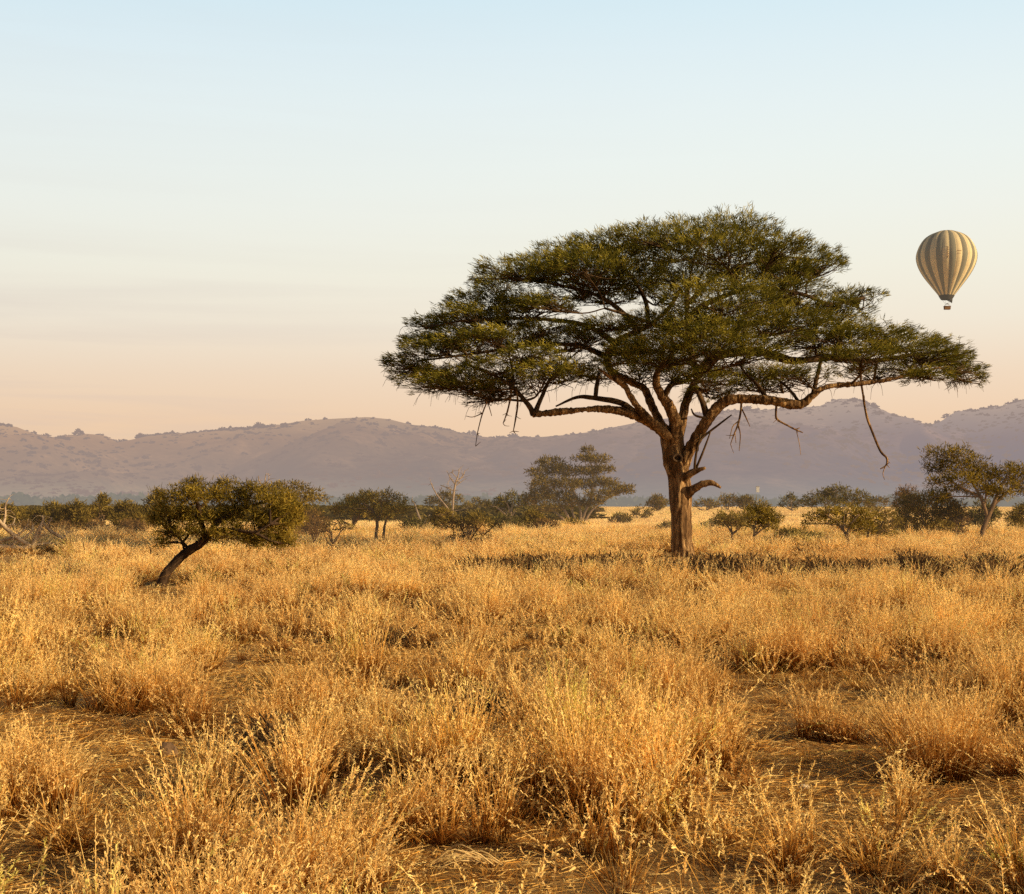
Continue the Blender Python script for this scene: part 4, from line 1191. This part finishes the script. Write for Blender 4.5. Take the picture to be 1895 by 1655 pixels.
    for name, cat, box, b, w, lf, st in [
        ('bush', 'bush', (1127, 950, 1170, 976), (1147, 978), 'leaning grey green bush alone in the grass left of the big trunk', 'leaf_far', 'bushy'),
        ('savanna_tree', 'tree', (1163, 936, 1208, 966), (1186, 968), 'small flat tree between the lone bush and the big trunk', 'leaf_far', 'umbrella'),
        ('savanna_tree', 'tree', (1196, 912, 1237, 948), (1217, 950), 'distant cone shaped tree just left of the big trunk', 'leaf_far', 'bushy'),
        ('bush', 'bush', (1212, 965, 1250, 988), (1230, 989), 'low bush touching the left side of the big trunk', 'leaf_far', 'bushy'),
        ('savanna_tree', 'tree', (1286, 922, 1328, 945), (1306, 949), 'small hazy tree right beside the big trunk on the far plain', 'leaf_far', 'umbrella'),
        ('savanna_tree', 'tree', (1326, 914, 1372, 944), (1348, 948), 'hazy flat topped tree above the dark shrub right of the trunk', 'leaf_far', 'umbrella'),
        ('savanna_tree', 'tree', (1360, 918, 1398, 944), (1380, 948), 'pale round tree next to the hazy flat topped tree', 'leaf_far', 'bushy'),
        ('savanna_tree', 'tree', (1444, 915, 1488, 946), (1464, 949), 'dark little tree left of the wide umbrella tree', 'leaf_dark', 'umbrella'),
        ('savanna_tree', 'tree', (1598, 920, 1655, 948), (1628, 952), 'hazy tree just right of the wide umbrella tree', 'leaf_far', 'umbrella'),
        ('bush', 'bush', (1296, 962, 1340, 986), (1318, 988), 'hazy bush between the big trunk and the dark shrub', 'leaf_far', 'bushy'),
        ('bush', 'bush', (1088, 940, 1120, 952), (1104, 953), 'distant dot of a bush right of the many stemmed tree', 'leaf_far', 'bushy')]:
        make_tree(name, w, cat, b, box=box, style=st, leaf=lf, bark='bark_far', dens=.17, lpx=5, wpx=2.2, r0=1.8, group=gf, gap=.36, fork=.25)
    make_tree('umbrella_tree', 'wide dark umbrella tree on the plain at the right', 'tree', (1528, 962),
              pads=[(1548, 906, 26, 7), (1525, 912, 26, 7), (1505, 925, 24, 7), (1550, 918, 34, 8), (1585, 915, 24, 7), (1602, 925, 20, 7), (1575, 928, 36, 7), (1535, 928, 30, 6), (1495, 934, 14, 5)],
              leaf='leaf_dark', bark='bark_far', dens=.2, lpx=5.5, wpx=2.2, r0=2.6, gap=.36, fork=.35, nst=7)
    # right hand group
    make_tree('shrub', 'dark topped small tree on one thin stem right of the big trunk', 'tree', (1355, 1018), pads=[(1348, 955, 26, 9), (1335, 962, 18, 8), (1362, 962, 22, 9), (1350, 968, 26, 9), (1372, 972, 14, 7)],
              leaf='leaf_mid', bark='bark_mid', dens=.2, lpx=6, wpx=2.2, r0=2.8, gap=.36, fork=.6)
    make_tree('shrub', 'bright olive thorn shrub with several stems beside the dark topped one', 'shrub', (1388, 1012), box=(1366, 926, 1452, 984), leaf='leaf_small', bark='bark_mid', dens=.13, lpx=7, wpx=2, r0=2.6, gap=.40, fork=.35, nst=6)
    make_tree('bush', 'low dark green bush lying in the grass behind the fallen log', 'bush', (1468, 1011), box=(1412, 980, 1526, 1012), leaf='leaf_mid', bark='bark_mid', dens=.15, lpx=8, wpx=2, r0=1.8, gap=.38, fork=.1)
    make_tree('savanna_tree', 'small tree with stem leaning left beneath the wide umbrella tree', 'tree', (1573, 1019),
              pads=[(1510, 954, 24, 9), (1535, 948, 24, 10), (1570, 946, 34, 13), (1600, 955, 30, 15), (1565, 968, 34, 14), (1595, 975, 28, 13), (1530, 966, 22, 7), (1495, 968, 14, 6)],
              stems=[[(1573, 1019, 3), (1568, 995, 2.8), (1556, 975, 2.5), (1540, 960, 2), (1515, 952, 1.4)], [(1566, 992, 2.2), (1575, 970, 1.8), (1590, 952, 1.2)], [(1560, 978, 2), (1562, 955, 1.2)]],
              leaf='leaf_small', bark='bark_mid', dens=.14, lpx=7, wpx=2.1, r0=2.6, gap=.38)
    make_tree('shrub', 'olive shrub on two thin straight stems left of the big round bush', 'shrub', (1612, 1014),
              pads=[(1630, 950, 26, 12), (1648, 962, 24, 14), (1615, 968, 24, 14), (1640, 980, 26, 12), (1622, 985, 18, 8)],
              stems=[[(1605, 1012, 2), (1606, 990, 1.8), (1612, 968, 1.2)], [(1622, 1013, 2), (1624, 990, 1.8), (1636, 962, 1.2)]], leaf='leaf_mid', bark='bark_mid', dens=.12, lpx=7, wpx=2, r0=2)
    make_tree('bush', 'pale feathery treetop rising behind the big round bush', 'tree', (1675, 988), box=(1652, 896, 1700, 962), leaf='leaf_brown', bark='bark_mid', dens=.09, lpx=6, wpx=1.8, r0=2.2)
    make_tree('bush', 'big round dark olive bush at the right, left of the forked tree', 'bush', (1720, 1003),
              pads=[(1690, 930, 28, 16), (1725, 922, 32, 16), (1755, 935, 28, 18), (1680, 950, 28, 16), (1715, 950, 36, 18), (1755, 958, 30, 16), (1770, 945, 18, 14), (1700, 972, 34, 12), (1735, 975, 34, 11), (1668, 965, 16, 9)],
              leaf='leaf_mid', bark='bark_mid', dens=.16, lpx=7.5, wpx=2.2, r0=3, gap=.37, fork=.25, nst=7)
    make_tree('bush', 'thin brown twiggy bush filling the right side of the big round bush', 'bush', (1772, 1003), box=(1740, 940, 1800, 996), leaf='leaf_brown', bark='bark_mid', dens=.06, lpx=7, wpx=1.5, r0=2)
    make_tree('thorn_tree', 'forked thorn tree with spreading olive crown at the right edge', 'tree', (1823, 1004),
              pads=[(1740, 838, 34, 13), (1775, 840, 32, 14), (1728, 862, 24, 12), (1765, 866, 38, 16), (1805, 860, 30, 16), (1740, 890, 28, 10), (1785, 888, 38, 15), (1825, 880, 34, 17), (1860, 880, 36, 18), (1890, 870, 30, 15), (1760, 905, 30, 8), (1815, 908, 38, 13), (1855, 908, 36, 14),
                    (1735, 918, 22, 6), (1895, 900, 36, 16), (1930, 880, 34, 16), (1925, 905, 30, 12)],
              stems=[[(1816, 1004, 5.5), (1818, 985, 5), (1828, 958, 4.6), (1838, 935, 4), (1850, 905, 3), (1865, 880, 2)], [(1829, 962, 3.6), (1822, 940, 3.2), (1812, 915, 2.8), (1790, 880, 2), (1768, 855, 1.2)],
                     [(1838, 936, 3), (1870, 905, 2.4), (1900, 885, 1.6), (1928, 880, 1)], [(1814, 920, 2.4), (1785, 905, 2), (1755, 888, 1.4), (1735, 870, .9)], [(1822, 940, 2), (1825, 905, 1.8), (1822, 875, 1.2)]],
              leaf='leaf_small', bark='bark_mid', dens=.13, lpx=8, wpx=2.1, r0=4, gap=.40, seed=93)
    for box, b, w, lf, gn in [((1860, 925, 1935, 985), (1890, 992), 'dark bush at the right edge behind the forked thorn tree', 'leaf_mid', 0), ((1785, 925, 1850, 982), (1820, 990), 'dark bush directly behind the stem of the forked tree', 'leaf_dark', 0),
                              ((1655, 955, 1700, 992), (1640, 994), 'dark brown bush at the left foot of the big round bush', 'leaf_brown', 0)]:
        make_tree('bush', w, 'bush', b, box=box, leaf=lf, bark='bark_mid', dens=.14, lpx=6.5, wpx=2.2, r0=2.2, gap=.37, fork=.2)
    # wiry shrub in front of the thicket
    dead_wood('wiry_shrub', 'wiry brown leafless shrub with curving stems in the grass before the thicket', 'shrub', 1023,
              [[(872, 1024, 2.2), (876, 1008, 2), (890, 995, 1.6), (905, 982, 1), (920, 968, .6)], [(870, 1022, 2), (872, 1000, 1.6), (880, 985, 1), (893, 970, .6)], [(866, 1022, 1.6), (852, 1008, 1.4), (838, 1012, 1), (826, 1022, .6)],
               [(850, 1008, 1.2), (840, 990, 1), (838, 965, .6)], [(868, 1018, 1.6), (860, 990, 1.2), (850, 970, .7)], [(880, 1003, 1.2), (900, 1000, 1), (925, 1006, .5)]], M['twig'], 9, 5, 26)
    make_tree('shrub', 'thin leafed brown shrub mixed with the wiry leafless one', 'shrub', (852, 1022), box=(826, 972, 912, 1016), leaf='leaf_brown', bark='bark_mid', dens=.05, lpx=6, wpx=1.6, r0=1.5)
    # dead trees
    dead_wood('dead_tree', 'tall bleached dead tree with bare forked branches against the hills', 'tree', 985,
              [[(836, 985, 2.30), (838, 945, 2.16), (839, 920, 2.02), (843, 895, 1.73), (848, 880, 1.01), (850, 868, 0.58)], [(832, 945, 1.44), (820, 930, 1.30), (808, 915, 1.15), (800, 900, 0.94), (797, 892, 0.50)], [(842, 910, 1.30), (830, 904, 1.08), (815, 898, 0.65)],
               [(843, 898, 1.15), (834, 885, 0.94), (828, 874, 0.58)], [(844, 893, 1.01), (856, 882, 0.86), (860, 872, 0.50)], [(843, 900, 0.86), (852, 893, 0.72), (862, 886, 0.43)], [(845, 884, 0.86), (838, 876, 0.65), (838, 868, 0.43)]], M['deadwood_far'], 5, 8, 16)
    dead_wood('dead_tree', 'pale dead stem forked like a letter Y in the dark thicket', 'tree', 988,
              [[(783, 990, 3), (782, 972, 2.6), (775, 955, 2), (768, 935, 1.2), (762, 925, .7)], [(782, 972, 2), (790, 960, 1.6), (796, 952, .9)], [(778, 980, 1.6), (768, 970, 1.2), (757, 965, .7)]], M['deadwood_far'], 2, 9, 16)
    dead_wood('fallen_tree', 'bleached fallen dead tree with curved bare limbs at the left edge', 'tree', 1024,
              [[(-70, 1014, 4.88), (-30, 1012, 4.88), (10, 1012, 4.39), (54, 1014, 3.41), (66, 1010, 1.95)], [(-40, 994, 4.88), (-10, 964, 4.39), (2, 968, 4.39), (20, 986, 3.90), (40, 1001, 3.90), (58, 1010, 2.92)],
               [(60, 1014, 3.90), (66, 994, 3.51), (72, 979, 3.12), (80, 964, 2.34), (78, 954, 0.98)], [(76, 972, 2.54), (74, 989, 2.15), (66, 1002, 1.56)], [(80, 968, 2.34), (92, 982, 2.54), (105, 990, 2.73), (116, 996, 2.34), (124, 988, 1.56), (130, 982, 0.78)],
               [(6, 972, 2.92), (10, 954, 2.15), (10, 936, 1.56), (16, 922, 0.78)], [(12, 979, 1.95), (24, 969, 1.56), (28, 959, 0.78)], [(62, 1016, 1.95), (61, 1029, 1.56), (62, 1036, 0.98)], [(0, 1006, 1.95), (14, 998, 1.56), (30, 998, 0.98)], [(60, 1002, 1.56), (80, 990, 1.17), (84, 994, 0.58)], [(-30, 1004, 3.2), (8, 1000, 3), (34, 990, 2.4), (46, 978, 1.4), (52, 970, .8)], [(20, 1010, 2.6), (44, 996, 2.4), (58, 984, 1.8), (60, 972, .9)], [(40, 1012, 2.4), (70, 1008, 2.2), (96, 1006, 1.6), (112, 1010, .8)], [(-5, 985, 2.6), (-12, 962, 2), (-6, 948, 1.2), (0, 940, .6)], [(84, 978, 1.8), (92, 966, 1.4), (96, 958, .7)]], M['deadwood'], 6, 12, 24)
    dead_wood('fallen_log', 'dark broken log poking out of the grass before the low bush', 'log', 1024,
              [[(1500, 1030, 3), (1488, 1022, 3), (1472, 1014, 2.8), (1462, 1009, 2.2)], [(1472, 1014, 2), (1464, 1012, 2), (1457, 1017, 1)]], M['bark_dark'], 1, 14, 12)
    gs = 'thin dead stems standing in the grass at the left'
    for x, y0, y1, r, w in [(155, 1003, 1044, 1.8, 'tallest thin dead stem in the grass left of the leaning tree'), (178, 1016, 1044, 1.5, 'short thin dead stem in the middle of the left stem group'),
                            (194, 1008, 1040, 1.4, 'thin dead stem furthest right of the left stem group'), (279, 1014, 1042, 2.2, 'stout dead stump stem at the foot of the leaning tree crown'), (534, 1000, 1032, 1.4, 'thin dead stem under the right end of the leaning tree')]:
        dead_wood('dead_sapling', w, 'dead sapling', y1, [[(x, y1, r), (x + 1, (y0 + y1) / 2, r * .9), (x - 1, y0, r * .5)]], M['twig'], 3, int(x), 8, gs)
    dead_wood('dead_tree', 'pale bare twigs of a dead tree behind the leaning thorn tree crown', 'tree', 975,
              [[(487, 975, 2), (488, 920, 1.6), (490, 895, 1.2), (492, 878, .6)], [(488, 905, 1.1), (480, 890, .9), (478, 880, .5)], [(490, 898, 1), (497, 888, .8), (497, 878, .5)]], M['deadwood_far'], 4, 31, 12)
    # dark dry shrubs; their dark colour also paints the shade of this grass band
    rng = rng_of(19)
    kinds = []
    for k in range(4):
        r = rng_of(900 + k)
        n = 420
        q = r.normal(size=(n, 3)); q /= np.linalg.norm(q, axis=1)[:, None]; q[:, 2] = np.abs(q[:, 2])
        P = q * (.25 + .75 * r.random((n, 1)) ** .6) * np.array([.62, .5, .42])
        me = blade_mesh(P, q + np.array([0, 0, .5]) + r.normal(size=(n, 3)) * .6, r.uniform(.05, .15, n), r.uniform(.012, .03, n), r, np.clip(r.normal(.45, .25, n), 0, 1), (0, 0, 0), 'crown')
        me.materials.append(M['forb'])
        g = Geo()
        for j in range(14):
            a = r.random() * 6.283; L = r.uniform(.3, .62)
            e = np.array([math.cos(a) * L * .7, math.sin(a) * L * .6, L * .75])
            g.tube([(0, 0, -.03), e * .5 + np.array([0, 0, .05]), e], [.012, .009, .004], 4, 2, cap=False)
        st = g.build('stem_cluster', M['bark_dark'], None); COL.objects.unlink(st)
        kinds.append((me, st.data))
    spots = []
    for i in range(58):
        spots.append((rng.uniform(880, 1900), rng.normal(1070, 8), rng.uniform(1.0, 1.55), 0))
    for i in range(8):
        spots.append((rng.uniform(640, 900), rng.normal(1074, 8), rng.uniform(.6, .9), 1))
    for (x, y, sc) in [(655, 1140, .8), (772, 1128, .6), (735, 1200, .8), (905, 1322, .7), (1235, 1190, .5), (45, 1180, .5), (85, 1175, .45), (1440, 1165, .6), (1700, 1230, .5), (520, 1385, .75), (470, 1390, .55), (1500, 1120, .6), (1090, 1140, .6), (1640, 1110, .6), (160, 1090, .7), (230, 1100, .6), (330, 1150, .5)]:  # dark plants put where the grass only has shaded gaps
        spots.append((x, y, sc, 2))
    lab = ['low dark dry shrub in the shadowy band of grass across the right half', 'low dark dry shrub at the left end of the shadowy band of grass', 'low dark dry plant standing in for a shaded gap in the golden grass']
    grp = ['dark shrubs in the shadowy band', 'dark shrubs at the left end of the band', 'dark plants standing in for shaded gaps in the grass']
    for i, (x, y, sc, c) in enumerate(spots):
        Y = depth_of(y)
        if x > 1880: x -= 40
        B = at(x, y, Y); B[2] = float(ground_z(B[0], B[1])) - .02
        o = thing('dark_shade_shrub', B, lab[c], 'shrub', grp[c])
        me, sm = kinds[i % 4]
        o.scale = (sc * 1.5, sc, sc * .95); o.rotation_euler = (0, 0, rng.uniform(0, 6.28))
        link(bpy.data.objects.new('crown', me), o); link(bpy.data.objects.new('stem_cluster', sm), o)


def build_small():
    """stones, bent straw fans, the two free standing tussocks, the far white house"""
    pale = plain_material('pale_stone', (.62, .50, .34), .85, .3, 9); brown = plain_material('brown_stone', (.20, .12, .065), .9, .35, 7)
    def stone(px, py, w, h, mat, label, seed):
        Y = depth_of(py); s = Y / FPX
        import bmesh
        bm = bmesh.new(); bmesh.ops.create_icosphere(bm, subdivisions=3, radius=1)
        for v in bm.verts:
            n = mnoise.noise(v.co * 1.3 + Vector((seed, 0, 0))) * .35 + mnoise.noise(v.co * 3.1 + Vector((0, seed, 0))) * .14
            v.co = v.co * (1 + n); v.co.x *= w * s * .5; v.co.y *= w * s * .4; v.co.z *= h * s * .55
            v.co.z = max(v.co.z, -h * s * .2)
        me = bpy.data.meshes.new('stone'); bm.to_mesh(me); bm.free(); me.materials.append(mat)
        B = at(px, py, Y); B[2] = float(ground_z(B[0], B[1])) + h * s * .15
        o = link(bpy.data.objects.new('stone', me)); o.location = B
        tag(o, label, 'stone')
    stone(1303, 1452, 22, 22, pale, 'pale cream stone on the bare earth left of the tufts', 2)
    stone(1488, 1456, 20, 11, pale, 'flat tan stone in the middle of the bare earth patch', 5)
    stone(308, 1392, 40, 34, brown, 'brown rounded stone at the right end of the left bare patch', 8)
    # tussocks
    def tussock(px, py, label, seed, hm, nb, lean, rad):
        Y = depth_of(py); B = at(px, py, Y); B[2] = float(ground_z(B[0], B[1])) - .01
        me = tuft_mesh('grass_tussock', seed, nb=nb, R0=rad, hm=hm, w=.0055, lean=lean, heads=.5, nsp=9)
        me.materials.append(M['grass'])
        o = link(bpy.data.objects.new('grass_tussock', me)); o.location = B; o.rotation_euler = (0, R(-7), 0)
        tag(o, label, 'grass tussock')
    tussock(1735, 1440, 'big bright grass tussock leaning left over the bare earth at the right', 61, .66, 520, .30, .26)
    tussock(1310, 1410, 'upright grass tussock at the left rim of the right bare earth patch', 62, .52, 380, .22, .22)
    tussock(1890, 1440, 'pale grass tussock cut by the right edge of the picture', 63, .42, 260, .5, .16)
    # fans of bent straw
    def fan(px, py, label, seed, dirx):
        Y = depth_of(py); s = Y / FPX; rng = rng_of(seed)
        B = at(px, py, Y); B[2] = float(ground_z(B[0], B[1]))
        g = Geo()
        for k in range(16):
            L = rng.uniform(50, 110) * s; el = rng.uniform(.02, .55)
            d = np.array([dirx * math.cos(el), rng.normal() * .3, math.sin(el)])
            a = B + np.array([rng.normal() * .05, rng.normal() * .04, .01])
            m = a + d * L * .55 + np.array([0, 0, L * .12]); e = a + d * L; e[2] = max(e[2] - L * .25, B[2] + .02)
            g.tube([a, m, e], [.005, .0045, .0025], 4, 3, cap=False)
        o = g.build('bent_straw', plain_material('straw_' + str(seed), (.66, .46, .20), .7, .3, 20), None, B); o.location = B
        tag(o, label, 'straw')
    fan(905, 1590, 'fan of bent thick straw stalks lying over dark bare earth at the bottom', 71, -1)
    fan(205, 1648, 'bent straw stalks at the bottom left corner over dark earth', 72, -.8)
    # far white building
    Y = 1120.0; k = Y / FPX
    B = at(1402, 904, Y)
    hb = float(hill_z(np.array([B[0]]), np.array([Y]))[0])
    B[2] = max(B[2], hb)
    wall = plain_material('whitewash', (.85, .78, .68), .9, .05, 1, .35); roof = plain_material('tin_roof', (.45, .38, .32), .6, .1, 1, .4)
    o = thing('house', B, 'tiny white house at the foot of the far hill right of the big trunk', 'house')
    def mk(name, V, F, mat):
        me = bpy.data.meshes.new(name); me.from_pydata(V, [], F); me.materials.append(mat); link(bpy.data.objects.new(name, me), o)
    x, y, h = 1.15, 1.1, 1.1
    mk('wall', [(-x, -y, -3), (x, -y, -3), (x, y, -3), (-x, y, -3), (-x, -y, h), (x, -y, h), (x, y, h), (-x, y, h)], [(0, 1, 5, 4), (1, 2, 6, 5), (2, 3, 7, 6), (3, 0, 4, 7)], wall)
    x, y = 1.3, 1.25
    mk('roof', [(-x, -y, h), (x, -y, h), (x, y, h), (-x, y, h), (-x, 0, h + .5), (x, 0, h + .5)], [(0, 1, 5, 4), (2, 3, 4, 5), (1, 2, 5), (3, 0, 4), (0, 3, 2, 1)], roof)


# ------------------------------------------------------------------ light, sky, camera
SUN_EL, SUN_AZ = 19.5, 67.0        # degrees; azimuth measured from behind the camera towards the right


def build_light():
    el, a = R(SUN_EL), R(SUN_AZ)
    sd = Vector((math.sin(a) * math.cos(el), -math.cos(a) * math.cos(el), math.sin(el)))
    L = bpy.data.lights.new('sun', 'SUN'); L.energy = 5.0; L.angle = R(.55); L.color = (1.0, .755, .43)
    o = link(bpy.data.objects.new('sun', L)); o.rotation_euler = (-sd).to_track_quat('-Z', 'Y').to_euler(); o.location = (30, -20, 40)
    w = bpy.data.worlds.new('World'); SC.world = w; w.use_nodes = True
    nt = w.node_tree; nt.nodes.clear()
    out = nt.nodes.new('ShaderNodeOutputWorld')
    sky = nt.nodes.new('ShaderNodeTexSky'); sky.sky_type = 'NISHITA'; sky.sun_disc = False
    sky.sun_elevation = el; sky.sun_rotation = math.atan2(sd.x, sd.y); sky.dust_density = 2.0; sky.air_density = 1.0
    b1 = nt.nodes.new('ShaderNodeBackground'); b1.inputs[1].default_value = .05
    nt.links.new(sky.outputs[0], b1.inputs[0])
    tc = nt.nodes.new('ShaderNodeTexCoord'); sp = nt.nodes.new('ShaderNodeSeparateXYZ'); nt.links.new(tc.outputs['Generated'], sp.inputs[0])
    # dust laden air near the horizon: peach to cream to pale blue with height
    rp = ramp(nt, [(0, (.90, .60, .35)), (.055, (.92, .66, .45)), (.085, (.925, .73, .545)), (.121, (.93, .84, .69)), (.157, (.93, .905, .775)), (.193, (.91, .93, .85)), (.227, (.88, .94, .90)), (.26, (.84, .93, .93)), (.294, (.78, .905, .945)), (.326, (.71, .875, .945)), (.5, (.36, .58, .78))], sp.outputs[2])
    mp = nt.nodes.new('ShaderNodeMapping'); mp.inputs['Scale'].default_value = (1.6, 1.6, 30)
    nt.links.new(tc.outputs['Generated'], mp.inputs[0])
    n1 = noise_tex(nt, 1.7, mp.outputs[0], 5, .55, .5)
    cl = ramp(nt, [(.44, (0, 0, 0)), (.74, (1, 1, 1))], n1.outputs[0])
    lft = nt.nodes.new('ShaderNodeMapRange'); lft.inputs[1].default_value = .25; lft.inputs[2].default_value = -.35; lft.inputs[4].default_value = .55
    nt.links.new(sp.outputs[0], lft.inputs[0])
    lw = nt.nodes.new('ShaderNodeMapRange'); lw.inputs[1].default_value = .05; lw.inputs[2].default_value = .19; lw.inputs[3].default_value = 1; lw.inputs[4].default_value = .12
    nt.links.new(sp.outputs[2], lw.inputs[0])
    mu = nt.nodes.new('ShaderNodeMath'); mu.operation = 'MULTIPLY'; nt.links.new(cl.outputs[0], mu.inputs[0]); nt.links.new(lft.outputs[0], mu.inputs[1])
    mu2 = nt.nodes.new('ShaderNodeMath'); mu2.operation = 'MULTIPLY'; nt.links.new(mu.outputs[0], mu2.inputs[0]); nt.links.new(lw.outputs[0], mu2.inputs[1])
    side = ramp(nt, [(0, (.955, .96, .97)), (1, (1.0, 1.0, 1.0))])
    sm = nt.nodes.new('ShaderNodeMapRange'); sm.inputs[1].default_value = -.36; sm.inputs[2].default_value = .12
    nt.links.new(sp.outputs[0], sm.inputs[0]); nt.links.new(sm.outputs[0], side.inputs[0])
    base_sky = mixc(nt, 1.0, rp.outputs[0], side.outputs[0], 'MULTIPLY')
    col = mixc(nt, mu2.outputs[0], base_sky, (.63, .53, .50))
    b2 = nt.nodes.new('ShaderNodeBackground'); b2.inputs[1].default_value = 1.0
    nt.links.new(col, b2.inputs[0])
    fd = nt.nodes.new('ShaderNodeMapRange'); fd.inputs[1].default_value = .36; fd.inputs[2].default_value = .52; fd.inputs[3].default_value = .95; fd.inputs[4].default_value = 0
    nt.links.new(sp.outputs[2], fd.inputs[0])
    # unseen sky behind the camera darkened to cut fill light; glow kept towards +Y
    so = nt.nodes.new('ShaderNodeMapRange'); so.interpolation_type = 'SMOOTHSTEP'; so.inputs[1].default_value = -.25; so.inputs[2].default_value = .55
    nt.links.new(sp.outputs[1], so.inputs[0])
    fm = nt.nodes.new('ShaderNodeMath'); fm.operation = 'MULTIPLY'; nt.links.new(fd.outputs[0], fm.inputs[0]); nt.links.new(so.outputs[0], fm.inputs[1])
    mx = nt.nodes.new('ShaderNodeMixShader'); nt.links.new(fm.outputs[0], mx.inputs[0]); nt.links.new(b1.outputs[0], mx.inputs[1]); nt.links.new(b2.outputs[0], mx.inputs[2])
    nt.links.new(mx.outputs[0], out.inputs[0])


def build_camera():
    cam = bpy.data.cameras.new('camera'); o = link(bpy.data.objects.new('camera', cam))
    cam.sensor_width = 36; cam.lens = FPX / 1895 * 36
    cam.shift_y = (HORIZON - 827.5) / 1895
    cam.clip_start = .1; cam.clip_end = 20000
    o.location = (0, 0, EYE); o.rotation_euler = (R(90), 0, 0)
    SC.camera = o


build_ground(); build_hills(); build_scrub(); build_grass(); build_acacia(); build_balloon(); build_trees(); build_small(); build_light(); build_camera()
SC.view_settings.view_transform = 'Standard'; SC.view_settings.look = 'None'; SC.view_settings.exposure = 0
SC.cycles.max_bounces = 4; SC.cycles.diffuse_bounces = 3; SC.cycles.transmission_bounces = 2; SC.cycles.glossy_bounces = 2
SC.cycles.use_denoising = False
